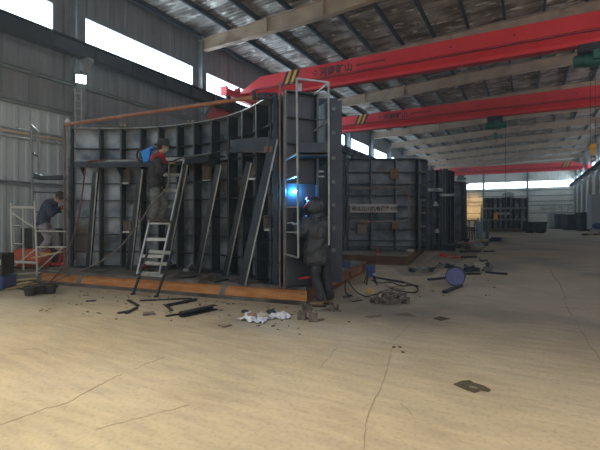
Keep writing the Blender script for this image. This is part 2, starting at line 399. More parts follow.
# runway beams
def runway(x, m):
    b = MB(); b.hbeam((x, Y0-2 if x < 0 else 14, 6.87), (x, Y1-.5, 6.87), .34, .50, .03)
    ya = Y0-2 if x < 0 else 14
    while ya < Y1: b.box((x, ya, 6.87), (.30, .02, .44)); ya += 1.5
    b.box((x, (Y0+Y1)/2, 7.14), (.06, Y1-Y0-4, .05))
    return struct(b, 'beam', m)
runway(XL+.62, 'beam_paint'); runway(XR-.62, 'beam_paint')
for y in COLY:
    struct(MB().prism([(XL+.5, y-.1, 6.6), (XL+.95, y-.1, 6.6), (XL+.95, y-.1, 6.5), (XL+.5, y-.1, 6.1)], (0, .2, 0)), 'beam', 'column_paint')
    if y > 25: struct(MB().prism([(XR-.45, y-.1, 6.6), (XR-.95, y-.1, 6.6), (XR-.95, y-.1, 6.5), (XR-.45, y-.1, 6.1)], (0, .2, 0)), 'beam', 'column_pale')
# pipe line up column 1 and lamp
ylad = COLY[0] - .27
lad = thing('cable_ladder', 'narrow rusty cable ladder running down the first steel column by the floodlight', 'ladder', (XL+.62, ylad+.05, 3.3))
for s in (-1, 1): MB().bar((XL+.62, ylad+.05+.11*s, 3.3), (XL+.62, ylad+.05+.11*s, 5.6), .03, .03).build('rail', 'sign_plate', lad)
for i in range(9): MB().bar((XL+.62, ylad-.06, 3.45+i*.25), (XL+.62, ylad+.16, 3.45+i*.25), .02, .02).build('rung', 'sign_plate', lad)
p = PZ(81, 79, 13.0)
lm = thing('floodlight', 'square white floodlight glowing on the first steel column, left', 'lamp', p)
dirn = (K(.5, 0, 0) - Vector((0, 0, .35)) - F_*.9).normalized()
rot = dirn.to_track_quat('Z', 'Y').to_matrix()
MB().box(p, (.34, .30, .07), rot=rot).build('housing', 'black', lm, bevel=.01)
MB().box(p + dirn*.04, (.27, .23, .012), rot=rot).build('lens', 'lamp_glow', lm, label='glowing white lens')
MB().poly([p - dirn*.03, p - dirn*.15 + Vector((0, 0, .15)), p - dirn*.35 + Vector((0, 0, .25))], .018).build('bracket', 'black', lm)
ld = bpy.data.lights.new('floodlight_lamp', 'SPOT'); ld.energy = 250; ld.spot_size = 2.2; ld.color = (.85, 1, .97); ld.shadow_soft_size = .12
lo = bpy.data.objects.new('floodlight_lamp', ld); C.objects.link(lo); lo.location = p + dirn*.12; lo.rotation_euler = (-dirn).to_track_quat('Z', 'Y').to_euler()

# red sheet under the runway beam
xs0, xs1 = COLY[1]+.4, COLY[1]+3.6
MB2 = ribbed_wall('x', None, XL+.12, xs0, xs1, 3.2, 6.75, .22, .03, 1, .01)
MB2.free('red_cladding_sheet', 'red_dirty', 'red ribbed metal sheet on the left wall, below the end of the nearest overhead crane', 'metal sheet')

# ================================================================== CRANES
def crane(Y, which, detail=True):
    xl, xr = XL+.62, XR-.62; zb = 7.22
    t = thing('bridge_crane', which, 'overhead crane', ((xl+xr)/2, Y, zb), 0, 'red overhead cranes')
    up = MB(); w = .26
    a = [(xl+.1, zb+.42), (xl+.1, zb+.50), (xl+1.35, zb+1.10), (xr-1.35, zb+1.10), (xr-.1, zb+.50), (xr-.1, zb+.42)]
    up.prism([(x, Y-w, z) for x, z in a], (0, 2*w, 0)); up.build('girder', 'red', t)
    lw = MB()
    pts = [(-.24, .42), (.24, .42), (.09, .24), (.09, .10), (-.09, .10), (-.09, .24)]
    n = len(pts)
    lw.prism([(xl+.5, Y+px, zb+pz) for px, pz in pts], (xr-xl-1, 0, 0)); lw.build('lower_girder', 'red', t)
    MB().box(((xl+xr)/2, Y, zb+.09), (xr-xl-1.2, .36, .04)).build('bottom_flange', 'red', t)
    MB().poly([(xl+1 + i*(xr-xl-2)/24, Y-.30, zb+.46 - (.02 if i % 2 else 0)) for i in range(25)], .018, 6).build('power_cable', 'black', t)
    MB().tube((xl+1, Y-.29, zb+.52), (xr-1, Y-.29, zb+.52), .010, 6).build('cable_wire', 'black', t)
    for x in (xl, xr):
        e = MB(); e.box((x, Y, zb+.28), (.30, 2.6, .34)); 
        e.box((x, Y-1.35, zb+.30), (.36, .12, .44)); e.box((x, Y+1.35, zb+.30), (.36, .12, .44))
        eo = e.build('end_carriage', 'red', t, bevel=.01)
        for s in (-1, 1): MB().lathe((x-.05, Y+s*1.05, zb+.10), [(.16, 0), (.16, .1)], 16, (1, 0, 0)).build('wheel', 'black', eo)
        m_ = MB(); m_.lathe((x+(.2 if x < 0 else -.45), Y-.75, zb+.42), [(.11, 0), (.13, .02), (.13, .22), (.08, .25)], 14, (1, 0, 0)); m_.build('travel_motor', 'red_dirty', eo)
    # diagonal warning stripes at both ends
    for xc in (AX(290, 17.2)+.0, xr-2.4):
        for j, mm in enumerate(('black', 'yellow', 'black', 'yellow', 'black')):
            x0 = xc - .32 + j*.15
            pl = MB().prism([(x0, Y-w-.004, zb+.46), (x0+.15, Y-w-.004, zb+.46), (x0+.15+.28, Y-w-.004, zb+1.09), (x0+.28, Y-w-.004, zb+1.09)], (0, .004, 0))
            pl.build('warning_stripe', mm, t, label='yellow stripe' if mm == 'yellow' else 'black stripe')
    rt = Euler((PI/2, 0, 0)).to_matrix()
    x = AX(322, 17.2)
    d = MB()
    for k in range(4):
        a0 = k*PI/2; c = Vector((x-.22, Y-w-.003, zb+.78)); q = []
        for da, rr in ((0, .14), (PI/2, .14), (PI/2, .09), (0, .09)): q.append(c + Vector((math.cos(a0+da)*rr, 0, math.sin(a0+da)*rr)))
        d.prism(q, (0, .003, 0))
    d.build('logo', 'black', t)
    text('lettering', '河南矿山', .40, (x, Y-w-.004, zb+.62), rt, 'black', t)
    text('lettering', 'HENAN KUANGSHAN', .13, (x+1.75, Y-w-.004, zb+.74), rt, 'black', t)
    for xx in (-2.6, -.4, 2.3): MB().lathe((xx, Y-w-.003, zb+.80), [(.035, 0), (.035, .02)], 12, (0, 1, 0)).build('inspection_hole', 'black', t)
    return t
crane(17.2, 'nearest red overhead crane girder with black and yellow stripes, above the curved steel form')
crane(26.7, 'middle red overhead crane girder, second from the camera, with a green hoist halfway along')
crane(61.0, 'farthest, darkest red overhead crane, near the end wall window strip')

def hoist(x, Y, drop, label, s=1.0, hookm='yellow', side=-1):
    zb = 7.22 + .07
    t = thing('electric_hoist', label, 'hoist', (x, Y, zb-.7), 0, 'green hoists under the crane girders')
    tr = MB(); 
    for q in (-.3, .3):
        for w in (-1, 1):
            tr.lathe((x+q, Y+w*.12-.03, zb-.05), [(.09, 0), (.09, .05)], 14, (0, 1, 0))
    tr.box((x, Y-.22, zb-.12), (.8, .03, .26)); tr.box((x, Y+.22, zb-.12), (.8, .03, .26)); tr.box((x, Y, zb-.28), (.16, .42, .10))
    tr.build('trolley', 'black', t)
    b = MB(); b.lathe((x-.55, Y, zb-.50), [(.13, 0), (.2, .02), (.2, .30), (.23, .31), (.23, .85), (.19, .87), (.19, 1.15), (.12, 1.2)], 18, (1, 0, 0))
    b.build('motor_drum', 'green_paint', t, smooth=True)
    c = MB(); c.box((x+.15, Y-.28, zb-.42), (.30, .14, .30)); c.build('control_box', 'green_paint', t, bevel=.01)
    c = MB()
    for k in range(7): c.lathe((x-.5+k*.045, Y, zb-.50), [(.215, 0), (.215, .012)], 18, (1, 0, 0))
    c.build('cooling_fin', 'green_paint', t)
    for q in (-.05, .09): MB().tube((x+q, Y, zb-.6), (x+q, Y, zb-drop), .008, 6).build('hoist_rope', 'black', t)
    k = MB(); k.lathe((x+.02, Y-.05, zb-drop-.12), [(.05, -.03), (.11, 0), (.11, .10), (.05, .13)], 18, (0, 1, 0)); k.box((x+.02, Y, zb-drop-.25), (.14, .12, .26))
    kb = k.build('hook_block', hookm, t, bevel=.008)
    MB().poly([(x+.02+.08*math.sin(a), Y, zb-drop-.52+.09*math.cos(a)) for a in [i*PI/7 for i in range(-1, 9)]], .022, 8).build('hook', 'black', kb)
    pc = MB().tube((x+.55, Y-.1, zb-.6), (x+.55, Y-.1, 1.6 if drop < 3 else 5.5), .012, 6).build('pendant_cable', 'black', t)
    return t
hoist(1.95, 17.2, 3.35, 'green hoist lowering a yellow hook block at the right edge, on the nearest crane')
hoist(AX(495, 26.7), 26.7, .9, 'green hoist with its hook drawn up, on the middle crane girder', hookm='green_paint')
hoist(AX(461, 61), 61.0, .9, 'distant green hoist hanging over the dark forms, on the farthest crane', hookm='green_paint')

# ================================================================== STEEL FORMS
EU = Vector((-.929, .370)); EW = Vector((.370, .929))
A0 = (.0965, 6.69)
def LW(u, w, h=0, a=A0): return K(a[0] + EU.x*u + EW.x*w, a[1] + EU.y*u + EW.y*w, h)
def resample(path, n):
    d = [0]
    for i in range(1, len(path)): d.append(d[-1] + (path[i]-path[i-1]).length)
    out = []
    for k in range(n):
        s = d[-1]*k/(n-1); i = 0
        while i < len(path)-2 and d[i+1] < s: i += 1
        out.append(path[i].lerp(path[i+1], (s-d[i])/max(1e-9, d[i+1]-d[i])))
    return out
def at(path, t):
    n = len(path)-1; i = min(int(t*n), n-1); f = t*n - i; p = path[i].lerp(path[i+1], f); d = (path[i+1]-path[i]).normalized()
    return p, d
def nrm(d, side): return Vector((-d.y, d.x, 0)) * side
def panel(root, path, h0, h1, depth, ribs, levels, side=1, ms='skin_steel', mr='steel', fl='edge_steel', n=33, rib_t=.022, front=None):
    P = resample(path, n); z = lambda p, h: Vector((p.x, p.y, h))
    NN = []
    for i in range(n): d = (P[min(i+1, n-1)] - P[max(i-1, 0)]).normalized(); NN.append(nrm(d, side))
    I = [P[i] for i in range(n)]; O = [P[i] + NN[i]*depth for i in range(n)]
    MB().strip([z(p, h0) for p in I], [z(p, h1) for p in I], NN[n//2]*-.012).build('skin_plate', ms, root)
    for h in (h0, h1-.02): MB().strip([z(p, h) for p in I], [z(p, h) for p in O], (0, 0, .02)).build('flange', fl if h > h0 else mr, root)
    for h in levels:
        dd = depth*.7; O2 = [P[i] + NN[i]*dd for i in range(n)]
        MB().strip([z(p, h) for p in I], [z(p, h) for p in O2], (0, 0, .014)).build('stiffener', mr, root)
    for t in ribs:
        p, d = at(P, t); nn = nrm(d, side); q = p + nn*depth
        b = MB(); b.use(mr); b.bar(z((p+q)/2, h0), z((p+q)/2, h1), rib_t, depth, up=nn)
        f = p + nn*(depth-.006); b.use('rib_edge'); b.bar(z(f, h0), z(f, h1), max(.034, rib_t+.01), .012, up=nn)
        b.build('rib', None, root)

BH = .28
LV = [.62, 1.01, 1.40, 1.79, 2.18, 2.57, 2.98]
# ---- base frame under the main form
bs = thing('steel_base_frame', 'long rusty orange I-beam base frame under the curved steel form', 'base frame', LW(3, 0, 0))
o = MB(); o.use('rust_beam'); o.bar(LW(0, .05, BH/2), LW(6.13, .05, BH/2), .02, BH-.06)
o.use('deck'); o.bar(LW(0, .09, .034), LW(6.13, .09, .034), .22, .028); o.bar(LW(0, .09, BH-.035), LW(6.13, .09, BH-.035), .20, .028)
o.use('rust_brown'); o.bar(LW(0, .15, BH/2), LW(6.13, .15, BH/2), .03, BH-.08); o.build('front_beam', None, bs)
o = MB(); o.hbeam(LW(.10, .2, BH/2), LW(.10, 4.4, BH/2), .20, BH-.03, .02); o.build('side_beam', 'rust_side', bs)
o = MB(); o.hbeam(LW(6.03, .2, BH/2), LW(6.03, 4.4, BH/2), .20, BH-.03, .02); o.build('side_beam', 'rust_brown', bs)
o = MB(); o.hbeam(LW(0, 4.3, BH/2), LW(6.13, 4.3, BH/2), .20, BH-.03, .02); o.build('rear_beam', 'rust_brown', bs)
o = MB(); o.prism([LW(0, .0, BH-.018), LW(6.13, .0, BH-.018), LW(6.13, 4.4, BH-.018), LW(0, 4.4, BH-.018)], (0, 0, .018)); o.build('deck_plate', 'deck', bs)
o = MB(); o.prism([LW(-.03, -.05, .0), LW(6.15, -.05, .0), LW(6.15, .25, .0), LW(-.03, .25, .0)], (0, 0, .018)); o.build('sole_plate', 'deck', bs)
for u in (5.05, 1.62):
    o = MB(); o.bar(LW(u, .03, .02), LW(u-.10, .03, BH-.02), .08, .03, up=(K(0, 1) - K(0, 0))); o.build('stiffener_plate', 'edge_steel', bs)
# ---- the curved form
fm = thing('curved_steel_form', 'tall curved dark steel form with ribs and a walkway, nearest the camera', 'steel form', LW(3.3, 1.2, BH))
cu_, cw_, RR = 3.6, -2.83, 4.30
def arc(ang, r=RR): return LW(cu_ + r*math.sin(math.radians(ang)), cw_ + r*math.cos(math.radians(ang)))
arcpts = [arc(a) for a in [33.5 - i*(33.5+45)/40 for i in range(41)]]     # left end first
rib_t = [(33.5-a)/(78.5) for a in (25.4, 18.6, 12, 5.6, -1.3, -8, -15.4, -23, -30, -37.8)]
panel(fm, arcpts, BH, 3.45, .24, rib_t, LV, side=-1, n=45)
# left end posts
o = MB(); p0 = arc(34.5, 4.30); p1 = arc(34.5, 4.02)
o.bar(Vector((p0.x, p0.y, BH)), Vector((p0.x, p0.y, 3.55)), .03, .10, up=(1, 0, 0)); o.build('end_plate', 'steel', fm)
o = MB(); o.bar(Vector((p1.x, p1.y, .05)), Vector((p1.x, p1.y, 3.58)), .05, .07); o.build('end_post', 'edge_steel', fm)
p2 = PZ(64.5, 200, 9.15)
o = MB(); o.bar(Vector((p2.x, p2.y, BH)), Vector((p2.x, p2.y, 3.60)), .03, .04); o.build('end_post', 'pinkrust', fm, label='pinkish rusty post')
for h in (3.2, 2.5, 1.8, 1.1): MB().bar(Vector((p1.x, p1.y, h)), Vector((p0.x, p0.y, h)), .05, .012).build('end_stiffener', 'steel', fm)
# walkway bracket along the arc
wa = [31 - i*(31+22)/26 for i in range(27)]
o = MB(); o.strip([arc(a, 4.06) + Vector((0, 0, 2.62)) for a in wa], [arc(a, 3.66) + Vector((0, 0, 2.62)) for a in wa], (0, 0, .02)); o.build('walkway', 'steel', fm)
o = MB(); o.strip([arc(a, 3.66) + Vector((0, 0, 2.615)) for a in wa], [arc(a, 3.66) + Vector((0, 0, 2.66)) for a in wa], F_*.01); o.build('walkway_edge', 'edge_steel', fm)
o = MB(); o.strip([arc(a, 3.665) + Vector((0, 0, 2.50)) for a in wa], [arc(a, 3.665) + Vector((0, 0, 2.62)) for a in wa], F_*.01); o.build('walkway_fascia', 'steel', fm)
for a in (30, 18, 6, -6, -18):
    q = arc(a, 4.05); r = arc(a, 3.68)
    MB().prism([q + Vector((0, 0, 2.60)), r + Vector((0, 0, 2.60)), q + Vector((0, 0, 2.30))], R_*.015).build('walkway_gusset', 'steel', fm)
# box beam right of the walkway
o = MB(); o.bar(PZ(233, 146.5, 7.85), PZ(272, 144.5, 6.95), .14, .24); o.build('box_beam', 'steel', fm)
o = MB(); o.bar(PZ(233, 149.5, 7.75), PZ(272, 149.5, 6.85), .02, .10); o.build('box_beam_flange', 'rust_brown', fm)
# leaning channels between deck and walkway
props = [((96, 172), (88.5, 267), .0), ((141, 169), (129.5, 268), 0), ((186, 164), (165, 268.5), 0), ((219, 165), (197.5, 270.5), 0), ((249, 162), (225, 273.5), 0), ((274, 139), (242, 284), 0)]
plab = ['leaning steel channel at the far left of the curved form, below the walkway end', 'leaning steel channel just left of the worker on the ladder', 'leaning steel channel hidden behind the tall aluminium ladder',
        'leaning steel channel, first to the right of the tall ladder', 'leaning steel channel, second to the right of the tall ladder', 'longest leaning steel channel, with a wooden wedge at its foot']
for i, (tp, bt, _) in enumerate(props):
    b = G(bt[0], bt[1] + (1.8 if i < 5 else 0), BH); zc = F_.dot(b)
    top = PZ(tp[0], tp[1], zc - (.42 if i < 5 else .12))
    w = .13 if i == 5 else .10
    o = MB(); o.use('steel'); o.channel(b, top, w, w*.9, .012, up=F_)
    o.use('edge_steel'); d, aa, bb = o.frame(b, top, F_)
    o.bar(b - aa*w*.5 - bb*w*.45, top - aa*w*.5 - bb*w*.45, .026, .012, up=F_)
    o.free('steel_channel', None, plab[i], 'steel channel', 'channels leaning against the curved form')
wd = G(243, 284, BH); MB().bar(wd + R_*.03, wd + R_*.06 + Vector((0, 0, .22)), .05, .03, up=F_).free('wooden_wedge', 'wood', 'small pale wooden wedge at the foot of the longest channel', 'wedge')
# lug plates
for (x, y, s) in ((125, 176, 1), (127, 226, .8), (208, 173, 1), (213, 219, .8), (254, 171, .9), (269, 222, .8)):
    zz = {125: 9.55, 127: 9.55, 208: 9.0, 213: 8.95, 254: 7.75, 269: 7.3}[x]
    p = PZ(x, y, zz)
    o = MB(); o.box(p, (.24*s, .03, .30*s), YAW); o.box(p + Vector((0, 0, -.02)) - F_*.02, (.05, .03, .12), YAW)
    lp = o.build('lug_plate', 'pale_rust', fm)
    q = p - Vector((0, 0, .17*s)) - F_*.03
    MB().box(q, (.20*s, .06, .035), YAW).build('lug_bracket', 'alu', lp)
# ---- tower at the right end of the form
tw = fm
a = PZ(284, 90, 6.66); b = PZ(316.5, 93, 6.9)
pth = [Vector((a.x, a.y, 0)), Vector((b.x, b.y, 0))]
TL = [3.02, 2.60, 2.35, 1.95, 1.55, 1.15, .75]
# inset face with edges standing forward
q0 = pth[0] + F_*.05; q1 = pth[1] + F_*.05
panel(tw, [q0, q1], BH, 3.45, .09, (.0, .97), TL, side=-1, ms='end_plate', fl='steel', n=2)
MB().prism([PZ(274, 96, 7.25), PZ(288, 96, 7.2), PZ(288, 285, 7.2), PZ(274, 285, 7.25)], F_*.02).build('rear_plate', 'steel', tw)
def vplate(name, x, ya, z, w, d, m, h1=None, h0=BH, rz=YAW, par=None):
    p = PZ(x, ya, z); ht = (h1 or p.z)
    return MB().box((p.x, p.y, (ht+h0)/2), (w, d, ht-h0), rz).build(name, m, par or tw)
vplate('end_post', 275.5, 95, 6.95, .075, .10, 'steel')
vplate('end_post', 270.8, 95, 7.15, .03, .20, 'steel')
pp = PZ(280, 82, 6.75); MB().tube((pp.x, pp.y, BH), (pp.x, pp.y, pp.z), .018, 8).build('tie_rod', 'pale_rust', tw)
vplate('post_flange', 284.3, 92, 6.6, .022, .12, 'pinkrust')
o = MB(); o.tube(PZ(300, 92, 6.8), PZ(300, 84, 6.8), .03, 10); o.build('lifting_pin', 'edge_steel', tw)
# side plates going back
l0 = PZ(317, 107.5, 7.0); l1 = PZ(329.5, 100, 7.35)
o = MB(); o.prism([Vector((l0.x, l0.y, 2.42)), Vector((l1.x, l1.y, 2.42)), l1, l0], F_*.012); o.build('side_plate', 'plate_blue', tw, label='pale blue reflecting plate')
l0b = PZ(317, 170, 6.98); l1b = PZ(329.5, 156, 7.3)
o = MB(); o.prism([Vector((l0b.x, l0b.y, BH)), Vector((l1b.x, l1b.y, BH)), Vector((l1b.x, l1b.y, 2.40)), Vector((l0b.x, l0b.y, 2.22))], F_*.012); o.build('side_plate', 'steel', tw)
ep = vplate('end_plate', 335.3, 101, 7.35, .225, .10, 'end_plate')
for y in (109, 133, 158, 182, 205, 228, 250):
    c = PZ(333.5, y, 7.29); MB().lathe(c, [(.035, 0), (.035, .02)], 12, tuple(-F_)).build('bolt', 'rib_edge', ep)
vplate('end_edge', 328.8, 101, 7.25, .02, .08, 'edge_steel')
# bracket shelf box
o = MB(); o.box(PZ(314, 149, 6.85), (.50, .30, .16), YAW); o.build('bracket_box', 'end_plate', tw)
o = MB(); o.prism([PZ(298, 154.5, 6.55), PZ(329, 154.5, 6.7), PZ(329, 158, 7.2), PZ(298, 162, 7.0)], (0, 0, -.02)); o.build('bracket_plate', 'steel', tw)
# working shelf lit by the arc
o = MB(); o.box(PZ(291.5, 206.5, 6.75), (.26, .2, .02), YAW); o.build('bracket_plate', 'steel', tw)
vplate('rear_box', 320, 101, 7.6, .62, .35, 'steel')
# ---- hanging rod cage on the front of the tower
cg = thing('rod_ladder_cage', 'welded rod ladder cage hanging in front of the tower where the welder works', 'ladder', PZ(297, 258, 6.3))
ed = 'edge_steel'; ra_ = .014
def rod(p, q, name='rod', par=cg, m=ed, r=ra_): return MB().bar(p, q, r*1.8, r*1.8).build(name, m, par)
zf = 6.30; zr = 6.42; zb_ = 6.56
rod(PZ(296.7, 78, zf), PZ(298.5, 258, zf), 'post'); rod(PZ(328.6, 82, zr), PZ(329.2, 245, zr), 'post')
rod(PZ(285, 92, zb_), PZ(285.3, 254, zb_), 'post')
rod(PZ(296.7, 78.5, zf), PZ(328.6, 82.5, zr), 'top_rail')
for (x0, y0, x1, y1) in ((314, 95, 328.6, 83), (314, 131, 328.6, 121), (285.5, 160, 297, 153.5), (286, 179.5, 297, 176)):
    l = x0 < 300
    rod(PZ(x0, y0, zb_ if l else 6.8), PZ(x1, y1, zf if l else zr), 'brace')
rod(PZ(316, 119.5, 6.85), PZ(328.6, 120.5, zr), 'brace')
for y in (207, 232.3, 254): rod(PZ(285.3, y, zb_), PZ(298, y + (3.5 if y > 250 else 0), zf), 'step')
rod(PZ(317, 171.5, 6.9), PZ(324, 171.5, 6.9), 'step'); rod(PZ(317, 176.5, 6.9), PZ(324, 176.5, 6.9), 'step')
# ---- brace pipe across the top
bp = thing('brace_pipe', 'long rusty orange pipe laid across the top of the curved form', 'pipe', PZ(66, 124.5, 9.1))
MB().tube(PZ(66, 124.7, 9.12), PZ(262, 96, 7.0), .036, 14).build('pipe', 'rust_pipe', bp, smooth=True)
MB().tube(PZ(258, 96.6, 7.0), PZ(266, 95.4, 6.98), .06, 12).build('screw_nut', 'steel', bp)
MB().tube(PZ(264, 93.8, 7.0), PZ(277, 94.2, 6.97), .026, 8).build('jack_screw', 'steel', bp)
MB().tube(PZ(264, 97.5, 6.96), PZ(277, 98.3, 6.93), .026, 8).build('jack_screw', 'steel', bp)
MB().tube(PZ(253.5, 91, 7.0), PZ(254.5, 99, 7.0), .035, 10).build('clamp', 'steel', bp)
MB().ball(PZ(67.5, 121.5, 9.1), .06).build('end_shackle', 'alu', bp)
# ---- lugs on the top flange
for i, (x, y) in enumerate(((121.5, 125), (125.5, 125), (189, 122), (193, 121.5))):
    MB().box(PZ(x, y, 9.35 if x < 150 else 9.0), (.06, .04, .07), YAW).free('weld_lug', 'pale_rust', ['small rusty lug on the form top edge above the cable bend, left of a pair', 'small rusty lug on the form top edge, right one of the left-hand pair',
        'small rusty lug on the form top edge above the leaning channels, left of a pair', 'small rusty lug on the form top edge, right one of the right-hand pair'][i], 'lug', 'lugs on the form top edge')

# ================================================================== FORMS BEHIND
def base2(a, lu, lw, label, m='rust_brown', h=BH):
    t = thing('steel_base_frame', label, 'base frame', LW(lu/2, lw/2, 0, a))
    for p, q, nme in (((0, .1), (lu, .1), 'front_beam'), ((.1, .2), (.1, lw), 'side_beam'), ((lu-.1, .2), (lu-.1, lw), 'side_beam'), ((0, lw-.1), (lu, lw-.1), 'rear_beam')):
        MB().hbeam(LW(*p, h/2, a), LW(*q, h/2, a), .2, h-.02, .02).build(nme, m, t)
    MB().prism([LW(0, 0, h-.018, a), LW(lu, 0, h-.018, a), LW(lu, lw, h-.018, a), LW(0, lw, h-.018, a)], (0, 0, .018)).build('deck_plate', 'deck', t)
    return t
base2((3.12, 12.1), 3.6, 5.4, 'dark brown base frame under the second steel form with the lettered plate')
def path(*pts): return [K(x, z) for x, z in pts]
f2 = thing('curved_steel_form', 'dark steel form with a lettered plate across it, second from the camera', 'steel form', K(2.8, 15, BH))
panel(f2, path((1.62, 14.6), (3.85, 14.55), (4.12, 14.62), (4.30, 14.8), (4.42, 15.1), (4.50, 15.8), (4.55, 17.0)), BH, 3.46, .22, (0, .17, .34, .49, .60, .70, .85, 1), LV + [.40], side=-1, ms='skin_dark', fl='steel', n=41)
for x in (343.5, 347.5): p = PZ(x, 160, 14.2); MB().box((p.x, p.y, 1.87), (.07, .1, 3.18), YAW).build('end_post', 'steel', f2)
for xx in (424, 421):
    for y in (172, 186, 200, 213, 226, 240):
        MB().box(PZ(xx, y, 14.75), (.10, .08, .05), YAW).build('clamp_lug', 'pale_rust', f2)
# sign plate
sp = thing('lettered_plate', 'weathered rusty plate with a row of characters, across the second form', 'sign', PZ(373.5, 208.3, 14.2))
MB().box(PZ(373.5, 208.3, 14.25), (1.62, .03, .29), YAW).build('plate', 'sign_plate', sp)
text('lettering', '河北江川机电设备公司', .165, PZ(351.5, 210.3, 14.22), (Matrix.Rotation(YAW, 3, 'Z') @ Euler((PI/2, 0, 0)).to_matrix()), 'black', sp, extrude=.001)
pr = thing('pipe_frame', 'rusty bent pipe frame bolted on the front of the second form', 'pipe frame', PZ(390, 222, 14.2))
MB().poly([PZ(350, 222, 14.2), PZ(403, 222, 14.2), PZ(408, 220, 14.2), PZ(409, 214, 14.2), PZ(409, 190, 14.2), PZ(405, 187, 14.2), PZ(352, 189, 14.2)], .035, 8).build('pipe', 'pale_rust', pr, smooth=True)
MB().box(PZ(395, 226, 14.2), (.22, .12, .22), YAW).build('junction_box', 'rust_brown', pr)
MB().box(PZ(362, 226.5, 14.3), (.30, .02, .50), YAW).build('cover_plate', 'pale_rust', pr)
q = PZ(394.5, 174, 14.35); l = MB(); l.box(q, (.30, .04, .36), YAW); l.box(q - F_*.03, (.06, .03, .2), YAW); l.build('lug_plate', 'rust_brown', f2)
# red bolt on base 2
MB().lathe(G(377, 254, BH), [(.05, 0), (.05, .02), (.018, .03), (.018, .22)], 10).free('red_pin', 'redplastic', 'small upright red pin on the base of the second form', 'pin')
MB().ball(G(410, 252, BH) + Vector((0, 0, .04)), (.13, .10, .06)).free('rag', 'board', 'crumpled tan rag on the corner of the second base frame', 'rag')
# form 3
f3 = thing('curved_steel_form', 'narrow dark steel form with an access frame, third from the camera', 'steel form', K(6.0, 18.5, 0))
panel(f3, path((5.45, 18.2), (5.9, 18.0), (6.4, 18.1), (6.75, 18.6), (6.85, 19.4)), .1, 3.45, .2, (0, .2, .4, .6, .8, 1), LV + [.3], side=-1, ms='skin_dark', fl='steel', n=21)
for x in (427, 432.5, 441, 444, 447): p = PZ(x, 170, 17.7); MB().box((p.x, p.y, 1.75), (.06, .06, 3.5 if x > 430 else 3.3), YAW).build('post', 'steel', f3)
MB().box(PZ(434, 190, 17.6), (.75, .1, .13), YAW).build('cross_beam', 'skin_steel', f3); MB().box(PZ(447, 195, 17.6), (.6, .1, .10), YAW).build('cross_beam', 'skin_steel', f3)
for (x, y) in ((436, 206), (437, 233)): MB().prism([PZ(x-3, y, 17.6), PZ(x+3, y, 17.6), PZ(x, y-5, 17.6)], F_*.02).build('lug_plate', 'edge_steel', f3)
# form 4
f4 = thing('curved_steel_form', 'rounded dark steel form partly hidden behind the third one', 'steel form', K(9.0, 24.7, 0))
panel(f4, path((7.9, 23.6), (8.6, 23.3), (9.1, 23.5), (9.5, 24.2), (9.65, 25.5)), .1, 3.45, .2, (0, .2, .4, .6, .8, 1), LV + [.3], side=-1, ms='skin_dark', fl='steel', n=21)
base2((6.5, 17.4), 3.0, 4.0, 'low dark base frame under the third steel form', 'steel')
# form 5
f5 = thing('steel_form', 'separate square steel form standing far off before the end wall', 'steel form', K(20.9, 42.6, 0))
f5p = path((18.8, 42.6), (23.1, 42.6))
panel(f5, f5p, .3, 3.45, .35, (0, .1, .2, .33, .45, .57, .7, .85, 1), (3.0, 2.4, 1.1), side=-1, ms='skin_steel', fl='steel', n=9, rib_t=.10)
panel(f5, path((23.1, 42.6), (23.5, 45.5)), .3, 3.45, .2, (0, .5, 1), (2.4, 1.1), side=-1, fl='steel', n=5)
for y in (208, 219.5): MB().bar(PZ(481.5, y+.5, 41.6), PZ(526, y, 41.6), .12, .16).build('rail', 'edge_steel', f5)
MB().box(PZ(503, 213.5, 41.5), (1.3, .08, .28), YAW).build('name_plate', 'column_pale', f5)
MB().box(PZ(481.5, 216, 41.6), (.12, .12, 2.4), YAW).build('rail_post', 'edge_steel', f5)
MB().box(K(21.0, 43.2, .17), (6.2, 4.0, .26), YAW).free('steel_plate_base', 'rust_brown', 'low brown steel plate under the far square form', 'steel plate')
MB().lathe(PZ(508, 197.8, 43.5), [(.25, 0), (.6, .1), (.55, .45), (.2, .6)], 16).free('round_fan_box', 'column_pale', 'pale round fan housing sitting on the far square form', 'fan')
MB().poly([PZ(495.5, 219.5, 41.2), PZ(495.5, 212.5, 41.2)], .22, 10, .16).free('orange_sling', 'yellow', 'orange-yellow sling bundle hung on the rail of the far form', 'sling')

# ================================================================== far right stuff
def bin_(x0, x1, y, h, label, m='steel', z=None):
    zc = 582.4/(y-HY); a = PZ(x0, y, zc); b = PZ(x1, y, zc); w = (b-a).length; c = (a+b)/2
    t = thing('steel_skip', label, 'skip', (c.x, c.y, 0), YAW, 'skips along the right side')
    o = MB(); d = w*.8
    o.prism([(-w/2*.9, -d/2, .12), (w/2*.9, -d/2, .12), (w/2, -d/2, h), (-w/2, -d/2, h)], (0, .05, 0))
    o.prism([(-w/2*.9, d/2, .12), (w/2*.9, d/2, .12), (w/2, d/2, h), (-w/2, d/2, h)], (0, -.05, 0))
    o.prism([(-w/2*.9, -d/2, .12), (-w/2*.9, d/2, .12), (-w/2, d/2, h), (-w/2, -d/2, h)], (.05, 0, 0))
    o.prism([(w/2*.9, -d/2, .12), (w/2*.9, d/2, .12), (w/2, d/2, h), (w/2, -d/2, h)], (-.05, 0, 0))
    o.box((0, 0, .15), (w*.9, d, .06)); o.build('body', m, t, local=True)
    MB().box((0, -d/2-.03, h-.05), (w*1.02, .08, .12)).build('rim', m, t, local=True)
    for s in (-1, 1): MB().box((s*w*.3, 0, .07), (.12, d, .14)).build('skid', 'black', t, local=True)
bin_(526, 543, 233, 1.05, 'low dark skip close beside the far square form', 'steel')
bin_(556, 563, 229.0, 1.9, 'narrow dark skip, leftmost in the row before the end wall', 'steel')
bin_(548.5, 555, 228.6, 2.1, 'pale grey box at the left end of the skip row', 'column_pale')
